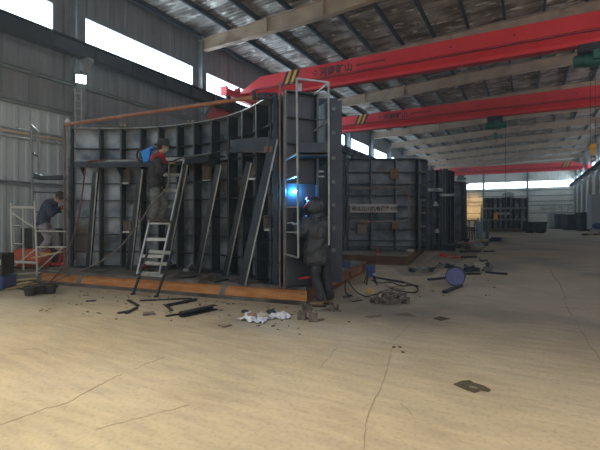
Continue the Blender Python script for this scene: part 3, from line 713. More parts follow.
bin_(564, 577, 230.3, 1.8, 'middle dark skip in the row by the right columns')
bin_(578, 589, 231, 2.0, 'dark skip nearest the right columns, rightmost of its row')
c = K(25.4, 34.8); MB().box((c.x, c.y, 1.9), (2.4, .6, 2.9), YAW).free('grey_cabinet', 'boxgrey', 'tall pale grey metal cabin at the right edge, on timber packing', 'cabin')
for i in range(6):
    p = PZ(589 + (i % 3)*6, 235 + (i//3)*5, 33.5 - (i//3)*1); MB().bar(p - R_*.5, p + R_*.5 + F_*.4, .22, .22).free('timber_block', 'wood' if i % 2 else 'rust_brown',
        ['brown timber block, back left of the pile under the grey cabin', 'pale timber block, back middle of the pile by the cabin', 'brown timber block, back right of the pile by the cabin', 'pale timber block, front left of the pile by the cabin', 'brown timber block, front middle of the pile by the cabin', 'pale timber block, front right of the pile by the cabin'][i], 'timber', 'timber blocks under the grey cabin')
MB().ball(PZ(598, 226, 32), (.4, .3, .25)).free('blue_bag', 'darkblue', 'blue bundle by the grey cabin at the right edge', 'bag')
# gas cylinders
def gas(x, y, m, label, s=1):
    p = G(x, y); t = thing('gas_cylinder', label, 'gas cylinder', p, 0, 'gas cylinders in the middle distance')
    MB().lathe((0, 0, 0), [(.10, 0), (.115, .02), (.115, 1.1), (.10, 1.2), (.05, 1.28), (.035, 1.30)], 16).build('body', m, t, local=True, smooth=True)
    MB().lathe((0, 0, 1.28), [(.05, 0), (.05, .12), (.03, .14)], 12).build('valve_cap', m, t, local=True)
gas(478, 239, 'cyl_grey', 'bluish grey gas cylinder, leftmost of the standing cylinders'); gas(481, 239.5, 'cyl_grey', 'pale grey gas cylinder standing in the middle of three'); gas(487, 239, 'cyl_green', 'green gas cylinder, rightmost of the standing cylinders')
# far clutter stands
def trestle(x, y, w, h, label, m='steel'):
    z = 582.4/(y-HY); c = G(x, y); W = w*z/F; Hh = h*z/F
    t = thing('work_trestle', label, 'trestle', c, YAW, 'trestles behind the scrap')
    MB().box((0, 0, Hh-.04), (W, .4, .06)).build('top', m, t, local=True)
    for s in (-1, 1):
        for d in (-1, 1): MB().bar((s*W*.38, d*.12, Hh-.05), (s*W*.46, d*.2, 0), .05, .05).build('leg', m, t, local=True)
    return t
trestle(468, 240, 12, 13, 'dark metal trestle left of the gas cylinders')
trestle(472, 238, 8, 18, 'taller rusty trestle just behind the gas cylinders', 'rust_brown')
MB().box(G(463, 235) + Vector((0, 0, .4)), (.5, .4, .8), YAW).free('blue_drum_box', 'darkblue', 'small dark blue box between the fourth form and the trestles', 'box')
sp2 = thing('tall_rod_frame', 'slender rod frame standing behind the forms before the far wall', 'frame', PZ(466, 236, 30))
for a, b in (((462, 184), (462, 236)), ((469, 184), (469, 205)), ((462, 184), (469, 184)), ((462, 205), (469, 205)), ((462, 195), (469, 195))): MB().bar(PZ(*a, 30), PZ(*b, 30), .05, .05).build('bar', 'alu', sp2)

# ================================================================== LEFT SCAFFOLDS
sc = thing('scaffold_frame', 'white tubular scaffold frame by the worker at the left', 'scaffold', G(12, 279))
Za, Zb_ = 9.55, 10.6
wp = 'white_paint'
def tb(a, b, n, m=wp, r=.022, par=sc): return MB().tube(a, b, r, 8).build(n, m, par, smooth=True)
p1, p2 = PZ(11, 203, Za), G(12.5, 279.0)
tb(p1, p2, 'post'); tb(PZ(23, 206, Zb_), PZ(23.5, 270, Zb_), 'post')
tb(PZ(34.5, 201, 9.2), PZ(37.5, 276, 9.2), 'post')
for y, a in ((207.5, 0), ): tb(PZ(11, y, Za), PZ(36, y, 9.2), 'top_bar', r=.026)
for y in (226, 244): tb(PZ(11.5, y, Za), PZ(23, y, Zb_), 'rung')
tb(PZ(12, 262, Za), PZ(37, 263, 9.2), 'rung', r=.028)
tb(PZ(12, 213, Za), PZ(35, 228, 9.2), 'brace', r=.013); tb(PZ(13, 267, Za), PZ(37, 248, 9.2), 'brace', r=.013)
tb(PZ(36, 272, 9.2), PZ(63, 247, 8.9), 'brace', r=.013)
tb(PZ(36, 247, 9.2), PZ(66, 247, 8.9), 'rung', r=.016); tb(PZ(36, 231, 9.2), PZ(66, 231.5, 8.9), 'rung', r=.014)
pk = MB(); pk.bar(PZ(36, 257.5, 9.35), PZ(66, 251, 9.35), .35, .035); pk.free('wooden_plank', 'wood', 'narrow plank the left worker stands on', 'plank')
# dark access frame
df = thing('access_frame', 'tall dark welded access frame rising behind the left worker', 'scaffold', PZ(33, 250, 9.6))
for a, b, n in (((31.5, 125), (34, 250), 'post'), ((38, 132), (38.5, 175), 'post'), ((31.5, 125), (38.5, 133), 'rung'), ((32.5, 153), (38.5, 157), 'rung'), ((33, 178), (62, 176), 'rail'), ((33, 192), (62, 193), 'rail'), ((33.5, 212), (62, 212), 'rail')):
    MB().bar(PZ(*a, 9.6), PZ(*b, 9.6), .035, .035).build(n, 'steel' if n != 'post' else 'edge_steel', df)
MB().prism([PZ(33, 172, 9.6), PZ(40, 176, 9.6), PZ(63, 175, 9.6), PZ(63, 179, 9.6), PZ(34, 179, 9.6)], F_*.3).build('platform', 'steel', df)
# red things behind scaffold
o = MB(); p = G(32, 268); o.lathe(p + Vector((0, 0, .28)) - R_*.45, [(.20, 0), (.27, .05), (.27, .85), (.20, .9)], 18, tuple(R_)); 
rt_ = o.free('red_tank', 'orange', 'orange red horizontal tank lying behind the white scaffold', 'tank', smooth=True)
rc = thing('red_trolley', 'bright red hand trolley behind the foot of the left end post', 'trolley', PZ(57, 263, 9.7))
MB().poly([PZ(62, 254, 9.7), PZ(59.5, 263, 9.7), PZ(52, 264.5, 9.7)], .03, 8).build('handle', 'redplastic', rc)
MB().box(PZ(63, 264, 9.8), (.25, .2, .05), YAW).build('plate', 'redplastic', rc)
MB().prism([G(3, 262), G(18, 262), G(13, 262) + Vector((0, 0, .8)), G(4, 262) + Vector((0, 0, 1.05))], F_*.02).free('leaning_board', 'board', 'pale dusty board leaning on the left wall', 'board')
MB().box(G(44, 266) + Vector((0, 0, .55)), (1.1, .4, 1.1), YAW).free('dark_cabinet', 'black', 'dark machine cabinet in the shade behind the left scaffold', 'cabinet')
# welding machine
wm = thing('welding_machine', 'dark welding machine with a blue base at the left edge of the picture', 'welding machine', G(1.5, 290.5))
c = G(0, 289)
MB().box(c + Vector((0, 0, .15)), (.40, .42, .26), YAW).build('body', 'darkblue', wm, bevel=.03, label='dark blue lower body')
MB().box(c + Vector((0, 0, .50)), (.34, .36, .42), YAW).build('upper_case', 'black', wm, bevel=.02)
MB().box(c + Vector((0, 0, .55)) - F_*.185 + R_*.08, (.14, .01, .10), YAW).build('dial_panel', 'alu', wm)
MB().lathe(c + Vector((0, 0, .07)) - F_*.215 + R_*.1, [(.05, 0), (.05, .02)], 14, tuple(-F_)).build('wheel', 'alu', wm)
# boards on the ground below scaffold
for i, (x0, y0, x1, y1) in enumerate(((3, 289, 38, 284), (10, 281, 36, 278.5), (18, 274, 40, 273), (14, 285, 30, 282))):
    MB().bar(G(x0, y0, .02+.02*(i % 2)), G(x1, y1, .02+.02*(i % 2)), .13, .03).free('wooden_plank', 'wood' if i != 2 else 'board', ['long pale plank on the floor, nearest the camera under the scaffold', 'plank on the floor between the scaffold feet',
        'greyish plank on the floor behind the scaffold', 'short plank on the floor beside the scaffold foot'][i], 'plank', 'planks on the floor by the scaffold')
# dark buckets in front
for i, (x, y, r) in enumerate(((30.5, 295.5, .11), (41.5, 293.5, .125), (50.5, 293.5, .10))):
    t = thing('rubber_bucket', ['black rubber bucket, leftmost of three on the floor', 'largest black rubber bucket, middle of three', 'black rubber bucket, rightmost of three beside the hoses'][i], 'bucket', G(x, y), 0, 'black buckets by the base frame')
    MB().lathe((0, 0, 0), [(r*.8, 0), (r, .15), (r*.9, .15), (r*.72, .02)], 18).build('body', 'rubber', t, local=True, smooth=True)
    MB().lathe((0, 0, .14), [(r*1.0, 0), (r*1.08, .01), (r*.95, .03), (r*.88, .01)], 18).build('rim', 'rubber', t, local=True)
    MB().poly([(r*math.cos(a_), .02, .15 + r*.5*math.sin(a_)) for a_ in [PI*j/8 for j in range(9)]], .006, 6).build('handle', 'black', t, local=True)

# ================================================================== LADDERS
def ladder(name, label, bl, br, tl, tr, n, m, mr, rw=.03, t0=.09, t1=.96):
    t = thing(name, label, 'ladder', (bl+br)/2)
    for b, tt in ((bl, tl), (br, tr)): MB().bar(b, tt, rw, .07, up=F_).build('rail', m, t)
    for i in range(n):
        f = t0 + (t1-t0)*i/(n-1); MB().bar(bl.lerp(tl, f), br.lerp(tr, f), .06, .028, up=F_).build('rung', mr, t)
    for b in (bl, br): MB().box(b + Vector((0, 0, .015)), (.06, .09, .03), YAW).build('foot', 'rubber', t)
    return t
bl, br = G(137, 275.5, BH), G(159, 276, BH)
tl, tr = PZ(165, 157, 8.55), PZ(185, 157, 8.55)
ladder('aluminium_ladder', 'pale aluminium ladder on the deck carrying the worker in the black hat', bl, br, tl, tr, 8, 'alu', 'alu', t0=.02, t1=.98)
ladder('short_ladder', 'short dark ladder from the floor up against the rusty base frame', G(133, 294.5), G(156.5, 297), PZ(148.7, 249, 7.72), PZ(172.5, 250.5, 7.55), 3, 'steel', 'edge_steel', t0=.45, t1=.95, rw=.026)

# ================================================================== HOSES
def hose(pts, r, m, label, n=6, name='welding_cable', cat='cable'):
    P = [Vector(p) for p in pts]; out = []
    for i in range(len(P)-1):
        a = P[max(i-1, 0)]; b = P[i]; c = P[i+1]; d = P[min(i+2, len(P)-1)]
        for k in range(n):
            t = k/n; out.append(.5*((2*b) + (c-a)*t + (2*a-5*b+4*c-d)*t*t + (3*b-a-3*c+d)*t**3))
    out.append(P[-1]); return MB().poly(out, r, 7).free(name, m, label, cat, smooth=True)
hose([arc(5, 3.7) + Vector((0, 0, 2.66)), arc(16, 3.7) + Vector((0, 0, 2.66)), PZ(89, 161, 9.0), PZ(86, 166, 8.85), PZ(82, 195, 8.6), PZ(77, 225, 8.5), PZ(68, 252, 8.4), PZ(62, 268, 8.35), PZ(52, 280, 8.4), G(42, 287, .02), G(30, 288, .02)], .016, 'hose_red', 'reddish cable hanging from the walkway end down to the floor')
hose([PZ(169, 162, 7.85), PZ(168, 185, 7.75), PZ(163, 192, 7.7), PZ(150, 207, 7.7), PZ(138, 225, 7.75), PZ(120, 247, 7.8), PZ(100, 262, 7.9), PZ(82, 270, 8.1), PZ(64, 277, 8.3), PZ(50, 284, 8.5), G(40, 289.5, .02), G(30, 290, .02)], .014, 'hose_grey', 'brown cable sagging from the worker on the ladder to the buckets')
hose([PZ(171, 156, 8.0), PZ(190, 157, 8.1), PZ(210, 154, 8.0), PZ(232, 147.5, 7.7)], .012, 'rubber', 'thin dark cable lying along the walkway edge right of the worker')
# blue bag with hoop behind the worker
bb = thing('blue_bag', 'bright blue bag with a dark hoop hanging behind the worker on the ladder', 'bag', PZ(144, 162, 8.9))
MB().prism([PZ(140.5, 152, 8.7), PZ(150, 147, 8.6), PZ(149, 161, 8.6), PZ(143, 162.5, 8.7)], F_*.16).build('pouch', 'blueplastic', bb, bevel=.02)
MB().prism([PZ(140.5, 151.5, 8.69), PZ(152, 146, 8.6), PZ(153, 148, 8.6), PZ(141, 153.5, 8.69)], F_*.16).build('flap', 'blueplastic', bb)
MB().poly([PZ(141+4*math.cos(a_), 155+6*math.sin(a_), 8.9) for a_ in [2*PI*j/18 for j in range(19)]], .022, 7).build('hoop', 'rubber', bb, smooth=True)

# ================================================================== FLOOR SCRAP
cnt = 0
def flat(x0, y0, x1, y1, w, h, label, m='steel', kind='bar', hh=0, name='steel_bar', cat='steel offcut', group='steel offcuts on the floor'):
    o = MB(); a = G(x0, y0, hh + h/2 + .002); b = G(x1, y1, hh + h/2 + .002)
    if kind == 'channel': o.channel(a, b, w, h, .012)
    elif kind == 'h': o.hbeam(a, b, w, h, .012)
    elif kind == 'angle': o.angle(a, b, w, .008)
    else: o.bar(a, b, w, h)
    return o.free(name, m, label, cat, group)
flat(181, 314.5, 215, 307, .10, .07, 'dark steel channel offcut on the floor, the thickest piece below the base frame', 'steel', 'channel', name='channel_offcut')
flat(166, 316, 181, 313.5, .05, .02, 'short flat bar touching the left end of the thick channel offcut')
flat(168, 305.5, 198, 299.5, .05, .03, 'long thin angle bar behind the thick channel offcut', 'steel', 'angle')
flat(165, 304.5, 172, 310.5, .04, .02, 'short crossing bar below the thin angle bar')
flat(140, 300.5, 192, 298.3, .05, .02, 'longest flat bar lying just in front of the base frame')
flat(128, 300, 138, 305.5, .05, .02, 'slanting short bar left of the short ladder feet')
flat(118, 313, 129, 311, .06, .02, 'pair end piece of dark flat bar left of the fork offcut')
flat(126, 313, 137, 307.5, .04, .03, 'forked dark offcut between the two short bars')
flat(143, 314, 154, 313, .12, .03, 'small rusty square plate offcut on the floor', 'pale_rust')
flat(86, 301, 96, 300.5, .05, .015, 'tiny dark sliver of steel in front of the rusty beam, far left')
flat(222, 327, 231, 325, .05, .01, 'thin brown sliver on the floor left of the papers', 'rust_brown')
flat(141, 295.8, 150, 296.5, .08, .012, 'pale flat piece between the short ladder feet', 'edge_steel')
# scrap on deck
dk = [(140, 268, 146, 266, .05, 'redplastic', 'small red cloth piece on the deck behind the ladder'), (146, 271.5, 152, 270.5, .04, 'steel', 'steel lump on the deck right beside the ladder foot'),
      (166, 268, 178, 264, .08, 'steel', 'lumpy dark part on the deck right of the ladder'), (186, 270, 196, 265, .06, 'edge_steel', 'grey angled part on the deck near the fourth channel'),
      (180, 278, 195, 276, .02, 'steel', 'flat dark plate on the deck, front left of the scrap'), (196, 280.5, 210, 277, .02, 'rust_brown', 'brown plate on the deck in the middle of the scrap'),
      (205, 276, 215, 274, .03, 'pale_rust', 'pale rusty plate on the deck behind the brown plate'), (212, 282, 226, 279, .02, 'steel', 'dark plate on the deck near the teal cap'),
      (230, 279.5, 240, 277.5, .015, 'deck', 'thin plate on the deck right of the teal cap'), (95, 270, 112, 269, .015, 'deck', 'long flat sheet on the deck at the far left'),
      (170, 276, 183, 273, .03, 'deck', 'dusty offcut on the deck between ladder and scrap'), (253, 281, 268, 279, .015, 'deck', 'flat dusty sheet on the deck right of the longest channel')]
for x0, y0, x1, y1, h, m, lb in dk:
    o = MB(); a = G(x0, y0, BH + h/2 + .002); b = G(x1, y1, BH + h/2 + .002); o.bar(a, b, .12, h)
    if h > .03: o.bar(a.lerp(b, .3), a.lerp(b, .4) + Vector((0, 0, h*1.2)), .04, .03)
    o.free('deck_scrap', m, lb, 'scrap piece', 'scrap on the base deck')
MB().lathe(G(229, 274.5, BH), [(.05, 0), (.05, .035), (.03, .05)], 14).free('teal_cap', 'cloth_teal', 'small teal cap on the deck by the fifth channel', 'cap')
hm = MB(); hm.poly([G(195, 270, BH) + Vector((0, 0, .03)), PZ(192.5, 262, 8.9), PZ(189, 266, 8.9), G(186, 271, BH) + Vector((0, 0, .02))], .018, 6); hm.free('wire_offcut', 'alu', 'bent bright wire on the deck left of the fourth channel', 'wire')
# red chisel tool near welder
MB().bar(PZ(290, 279.6, 6.9), PZ(310, 277.0, 6.75), .03, .03).free('red_crowbar', 'redplastic', 'thin bright red bar on the deck behind the welder\'s legs', 'bar')
# papers
def crumple(pts, amp, name, m, label, cat, nx=12, ny=8):
    P = [G(*p) for p in pts]; vs = []; fs = []
    for i in range(nx+1):
        for j in range(ny+1):
            a = P[0].lerp(P[1], i/nx); b = P[3].lerp(P[2], i/nx); q = a.lerp(b, j/ny)
            vs.append(q + Vector((random.uniform(-.015, .015), random.uniform(-.015, .015), .008 + random.random()**2*amp)))
    for i in range(nx):
        for j in range(ny): k = i*(ny+1)+j; fs.append((k, k+1, k+ny+2, k+ny+1))
    o = MB().add(vs, fs).free(name, m, label, cat); s = o.modifiers.new('s', 'SOLIDIFY'); s.thickness = .003; return o
crumple([(237, 320), (262, 325), (272, 316), (250, 314)], .05, 'crumpled_paper', 'paper', 'crumpled white and blue paper on the floor, left sheet', 'paper')
crumple([(266, 320), (292, 319.5), (287, 314), (270, 313)], .05, 'crumpled_paper', 'paper', 'white and blue plastic sheet on the floor, right of the crumpled paper', 'paper')
for i, (x, y, m, s) in enumerate(((252, 318.5, 'boot_brown', .05), (264, 319, 'board', .055), (245, 315, 'black', .04), (271, 315, 'steel', .05))):
    MB().ball(G(x, y) + Vector((0, 0, .05)), (s*1.6, s, s*.7), n=9, m=6).free('glove_scrap', m, ['brown glove lying on the left paper', 'pale lump between the two papers', 'black lump behind the left paper', 'dark grey lump at the back edge of the right sheet'][i], 'glove', 'bits on the papers')
# H brackets
def hb(x, y, ang, label, s=1):
    c = G(x, y); t = MB(); Rz = Matrix.Rotation(ang, 3, 'Z')
    def w(v): return c + Rz @ (Vector(v)*s)
    t.box(w((0, -.055, .055)), (.11*s, .010, .11*s), ang); t.box(w((0, .055, .055)), (.11*s, .010, .11*s), ang); t.box(w((0, 0, .055)), (.010, .11*s, .11*s), ang)
    t.bar(w((-.04, -.06, .012)), w((.13, .05, .012)), .04, .02)
    t.free('beam_offcut', 'clamp_steel', label, 'steel offcut', 'H-section offcuts by the welder')
hb(302, 319, .3, 'upright H-shaped steel offcut left of the welder\'s feet, leftmost of the group'); hb(313, 321, .5, 'H-shaped steel offcut nearest the camera below the welder', 1.1)
hb(307, 311.5, 1.5, 'H-shaped steel offcut tucked behind the front two'); hb(334, 311, -.3, 'flat H-shaped steel offcut right of the welder\'s boots', .9)
flat(318, 310.5, 328, 308.5, .05, .02, 'thin bar between the H-shaped offcuts and the boots', 'edge_steel')
# clamp pile
rnd = random.Random(3)
spots = [(374.5, 303, .9), (380.5, 302, .9), (386, 304.5, .9), (391, 301, 1), (396, 304.8, 1), (401, 300, 1.1), (386, 298.5, 1), (394, 297, .9), (405, 303.5, .9)]
ct = ['end left', 'second from left', 'front left', 'middle', 'front right', 'tallest right rear', 'rear left', 'rear middle', 'far right end']
for (x, y, s), cc in zip(spots, ct):
    c = G(x, y); a = rnd.uniform(-.8, .8); Rz = Matrix.Rotation(a, 3, 'Z'); o = MB()
    for v, sz in (((-.06, 0, .06), (.02, .10, .12)), ((.06, 0, .06), (.02, .10, .12)), ((0, 0, .012), (.12, .10, .02))): o.box(c + Rz @ (Vector(v)*s), [q*s for q in sz], a)
    o.lathe(c + Rz @ Vector((-.08*s, 0, .07*s)), [(.022, 0), (.022, .17*s)], 8, tuple(Rz @ Vector((1, 0, 0))))
    o.free('steel_clamp', 'clamp_steel', 'U-shaped rusty clamp in the small pile, ' + cc, 'clamp', 'pile of clamps right of the base frame')
MB().lathe(G(369, 294.5) + Vector((0, 0, .05)), [(.04, 0), (.075, .01), (.075, .03), (.03, .04)], 18, tuple(-F_ + Vector((0, 0, .8)))).free('tape_roll', 'boot_tan', 'tan round tape roll left of the clamp pile', 'tape roll')
# blue machines
def machine(x, y, label, s=1.0):
    c = G(x, y); t = thing('wire_feeder', label, 'wire feeder', c, YAW, 'blue wire feeders')
    MB().box((0, 0, .30*s), (.18*s, .24*s, .26*s)).build('case', 'darkblue', t, local=True, bevel=.02)
    MB().lathe((-.02*s, -.12*s, .30*s), [(.08*s, 0), (.08*s, -.03)], 14, (0, 1, 0)).build('wire_spool', 'darkblue', t, local=True)
    MB().box((.06*s, -.125*s, .24*s), (.06*s, .01, .05*s)).build('label_plate', 'paper', t, local=True)
    MB().poly([(-.08*s, 0, .43*s), (-.06*s, 0, .5*s), (.06*s, 0, .5*s), (.08*s, 0, .43*s)], .012, 6).build('handle', 'black', t, local=True)
    for q in (-1, 1):
        for w in (-1, 1): MB().bar((q*.07*s, w*.1*s, .18*s), (q*.12*s, w*.13*s, 0), .02, .02).build('leg', 'rubber', t, local=True)
machine(370.5, 284, 'blue wire feeder with a white label, right of the tower foot', .95); machine(346, 279, 'blue wire feeder half hidden behind the tower end plate', .95)
hose([G(371, 280, .1), G(380, 283, .06), G(390, 282, .02), G(402, 286, .02), G(413, 285, .02), G(418, 289, .02), G(414, 292.5, .02), G(400, 291, .02), G(390, 288, .02)], .012, 'rubber', 'black cable looping right of the blue wire feeder')
hose([G(347, 275, .3), G(350, 284, .25), G(357, 292, .02), G(366, 296.5, .02), G(376, 294, .02), G(388, 289.5, .02)], .010, 'rubber', 'black cable curving from the hidden feeder past the tape roll')
hose([G(346, 276, .2), G(345, 288, .1), G(347, 294, .02), G(352, 296, .02), G(343, 297, .02)], .012, 'rubber', 'short black cable coiled at the foot of the tower')
flat(372, 277, 404, 282.5, .04, .03, 'slanting dark bar behind the cable loop', 'steel', 'angle'); flat(380, 291.5, 404, 289, .05, .02, 'rusty flat bar behind the clamp pile', 'pale_rust')
flat(395, 280, 418, 286, .04, .02, 'thin bar right of the cable loop'); flat(352, 301.5, 362, 300, .05, .01, 'dark scrap on the floor right of the welder', 'rubber')
MB().ball(G(391, 288) + Vector((0, 0, .05)), (.10, .07, .05), n=10, m=6).free('grease_can', 'board', 'pale crushed can behind the clamp pile', 'can')
# steel spool with blue face and rods
spn = thing('cable_drum', 'blue round steel drum lying on its side on two bars, middle right', 'drum', G(454.5, 285))
c = G(455.5, 285.5) + Vector((0, 0, .197)); ax = (-F_*.9 - R_*.4).normalized()
MB().lathe(c - ax*.10, [(.18, 0), (.195, .01), (.195, .03), (.17, .035), (.17, .17), (.195, .175), (.195, .2), (.18, .205)], 32, tuple(ax)).build('rim', 'steel', spn, smooth=True)
MB().lathe(c + ax*.106, [(.178, 0), (.178, .01), (.045, .015), (.045, .03), (.02, .03)], 32, tuple(ax)).build('face', 'spool_blue', spn, label='blue disc face')
MB().box(c + ax*.118 + R_*.10 + Vector((0, 0, .06)), (.04, .005, .06), YAW).build('sticker', 'paper', spn)
flat(428.5, 279.5, 445, 277.8, .06, .05, 'steel bar pointing left from the blue drum'); flat(444, 292, 461, 285.5, .07, .05, 'steel bar pointing to the camera below the blue drum')
# middle clutter
def lump(x, y, n, spread, label, seed, group, m='steel'):
    r = random.Random(seed)
    for i in range(n):
        c = G(x + r.uniform(-spread, spread), y + r.uniform(-2, 2)); o = MB(); a = r.uniform(0, PI)
        s = r.uniform(.10, .2)
        o.box(c + Vector((0, 0, s*.3)), (s*2.2, s*.7, s*.6), a); o.box(c + Vector((0, 0, s*.7)), (s*.5, s*1.5, s*.4), a+.6); o.tube(c + Vector((0, 0, s*.4)), c + Vector((math.cos(a)*s*2, math.sin(a)*s*2, s*.8)), .02)
        yield o
gi = 0
names = ['at the left end', 'second from the left', 'third from the left', 'fourth along', 'fifth along', 'sixth along', 'seventh along', 'eighth along']
def scatter(lst, gname, place):
    for i, (x, y, s, m) in enumerate(lst):
        s *= .68
        c = G(x, y); r = random.Random(int(x*7+y)); a = r.uniform(0, PI); o = MB()
        o.box(c + Vector((0, 0, s*.25)), (s*1.6, s*.7, s*.5), a); o.box(c + Vector((0, 0, s*.6)), (s*.4, s*1.2, s*.3), a+.7)
        o.tube(c + Vector((0, 0, s*.3)), c + Vector((math.cos(a)*s*1.4, math.sin(a)*s*1.4, s*.7)), .018, 8)
        o.free('scrap_part', m, 'metal part ' + place + ', ' + names[i], 'scrap part', gname)
scatter([(412, 272, .2, 'steel'), (420, 271, .28, 'edge_steel'), (425, 273, .2, 'deck'), (432, 271.5, .2, 'steel'), (440, 268.5, .22, 'deck'), (447, 268, .26, 'steel'), (453, 268.5, .2, 'steel')], 'scrap heap left of the drum', 'in the row behind the blue drum')
scatter([(468, 272, .26, 'steel'), (473, 271, .3, 'steel'), (479, 268.5, .35, 'board'), (484, 266, .35, 'steel'), (487, 271, .2, 'deck')], 'scrap heap right of the drum', 'in the heap right of the blue drum')
flat(486, 272, 507, 274, .08, .05, 'long dark bar pointing right from the scrap heap'); flat(455, 274, 480, 273.5, .08, .05, 'dark bar lying behind the drum')
scatter([(442, 256.5, .22, 'redplastic'), (447, 257.5, .2, 'redplastic'), (450, 258, .2, 'board')], 'red parts', 'in the red group by the second base')
flat(452, 257.8, 462, 257, .08, .04, 'red end of a long bar on the floor beyond the drum', 'redplastic'); flat(462, 257, 476, 256.6, .10, .07, 'dark bar continuing right of the red bar beyond the drum')
scatter([(458, 248, .4, 'steel'), (464, 247, .4, 'deck'), (470, 250, .45, 'deck'), (478, 247, .4, 'edge_steel'), (484, 245.5, .35, 'steel'), (466, 243, .5, 'steel'), (456, 241.5, .5, 'red_dirty')], 'scrap by the far forms', 'in the scrap beyond the red bar')
scatter([(494, 241.5, .5, 'steel'), (499, 241, .45, 'steel'), (504, 241.5, .4, 'edge_steel')], 'scrap right of cylinders', 'on the open floor right of the gas cylinders')
flat(460, 251.5, 480, 251, .12, .08, 'dark beam on the floor beyond the red and dark bars', 'steel'); flat(484, 251.5, 494, 251, .1, .04, 'small dark bar alone on the floor right of the scrap')
flat(450, 245.5, 468, 243, .3, .10, 'red topped pallet at the foot of the fourth form', 'red_dirty')
# small debris in the foreground
for i, (x, y) in enumerate(((394, 347.5), (400, 347.5), (403, 352.5), (349, 322))):
    MB().ball(G(x, y) + Vector((0, 0, .004)), (.02, .015, .010), n=8, m=5).free('pebble', 'stain', ['left pebble of a close pair on the bare floor', 'right pebble of a close pair on the bare floor', 'single pebble just below the close pair', 'pebble on the floor below the welder'][i], 'pebble', 'pebbles on the floor')
def blob(pts, name, m, label, cat='stain', h=.004):
    MB().prism([G(*p, .001) for p in pts], (0, 0, h)).free(name, m, label, cat)
blob([(453, 384.5), (462, 381), (470, 380.5), (474, 383), (484, 386), (491, 390), (489, 392), (481, 391), (474, 393), (466, 390), (461, 388)], 'mud_patch', 'stain', 'dark ragged patch of dirt on the bare floor at right')
blob([(470, 386), (478, 388), (476, 389.5), (469, 388)], 'mud_patch', 'oil', 'pale hole inside the dark ragged patch', h=.006)
blob([(433, 318.8), (440, 316.5), (450, 319), (441, 320.8)], 'mud_patch', 'stain', 'small dark scuff on the floor below the drum')
blob([(364, 316.5), (380, 315), (383, 316.5), (370, 318)], 'oil_stain', 'oil', 'faint dark oil stain below the clamp pile, left'); blob([(392, 314), (408, 313), (416, 316.5), (400, 316)], 'oil_stain', 'oil', 'faint dark oil stain below the clamp pile, right')
blob([(0, 268), (18, 264), (50, 268), (42, 273), (60, 282), (58, 288), (30, 292), (8, 287), (0, 290)], 'dirt_patch', 'stain', 'dark oily dirt under the white scaffold at the left', 'dirt', .003)
blob([(395, 270), (420, 264), (450, 248), (480, 240), (492, 242), (478, 254), (450, 266), (430, 276), (405, 276)], 'dirt_patch', 'dust', 'long dirty strip on the floor along the rear forms', 'dirt', .003)
db = MB(); rr = random.Random(11)
for i in range(260):
    if i < 130: x, y = rr.uniform(30, 300), 0; y = 287 + (x-40)*.083 + rr.random()**2*26
    else: x, y = rr.uniform(345, 500), 0; y = 262 + (430-x)*.12*(x < 430) + rr.random()**1.5*34
    c = G(x, max(y, 240)); a = rr.uniform(0, PI); l = rr.uniform(.008, .05)
    db.box(c + Vector((0, 0, .005)), (l, l*rr.uniform(.15, .6), rr.uniform(.004, .012)), a)
d_ = db.build('floor_debris', 'stain'); d_['kind'] = 'stuff'; tag(d_, 'fine slag, chips and dust scattered on the floor around the forms', 'debris')
# cracks in the concrete
def crack(pts, w, name='floor_crack'):
    L = []
    for i in range(len(pts)-1):
        for k in range(6):
            t = k/6; x = pts[i][0]+(pts[i+1][0]-pts[i][0])*t; y = pts[i][1]+(pts[i+1][1]-pts[i][1])*t
            L.append((x + random.uniform(-.9, .9), y + random.uniform(-.6, .6)))
    L.append(pts[-1]); A = []; B = []
    for i, (x, y) in enumerate(L):
        p = G(x, y); q = G(*L[min(i+1, len(L)-1)]); 
        if i == len(L)-1: q = p; p0 = G(*L[i-1]); d = (q-p0)
        else: d = q-p
        d = Vector((d.x, d.y, 0)).normalized(); n = Vector((-d.y, d.x, 0)) * w * random.uniform(.2, .75)
        A.append(p + n + Vector((0, 0, .0012))); B.append(p - n + Vector((0, 0, .0012)))
    o = struct(MB().strip(A, B, (0, 0, .001)), name, 'crackmat')
crack([(0, 425), (20, 418), (45, 409), (70, 402), (90, 390), (110, 380), (122, 374)], .006); crack([(134, 370), (145, 364), (165, 357)], .005)
crack([(24, 350), (38, 349), (48, 354)], .006); crack([(393, 346), (388, 365), (382, 385), (372, 405), (366, 420), (364, 450)], .005)
crack([(395, 340), (410, 325), (430, 318), (445, 305)], .006); crack([(561, 298), (575, 320), (588, 342), (602, 362)], .008); crack([(322, 366), (337, 348)], .005)
crack([(95, 430), (140, 418), (190, 405)], .003); crack([(400, 404), (408, 410), (415, 420)], .004)
crack([(545, 262), (560, 285), (565, 300)], .015)

# ================================================================== PEOPLE
def skin_mesh(nodes, edges, sub=1, root=0):
    """nodes: (pos, rx, ry) -> (verts, faces)"""
    me = bpy.data.meshes.new('tmp'); me.from_pydata([tuple(n[0]) for n in nodes], edges, [])
    o = bpy.data.objects.new('tmp', me); C.objects.link(o)
    bm = bmesh.new(); bm.from_mesh(me); lay = bm.verts.layers.skin.verify(); bm.verts.ensure_lookup_table()
    for i, v in enumerate(bm.verts): v[lay].radius = (nodes[i][1], nodes[i][2]); v[lay].use_root = (i == root)
    bm.to_mesh(me); bm.free()
    o.modifiers.new('k', 'SKIN'); s = o.modifiers.new('s', 'SUBSURF'); s.levels = s.render_levels = sub
    bpy.context.view_layer.update()
    dg = bpy.context.evaluated_depsgraph_get(); ev = o.evaluated_get(dg); m2 = ev.to_mesh()
    vs = [v.co.copy() for v in m2.vertices]; fs = [tuple(p.vertices) for p in m2.polygons]
    ev.to_mesh_clear(); bpy.data.objects.remove(o); bpy.data.meshes.remove(me)
    return vs, fs
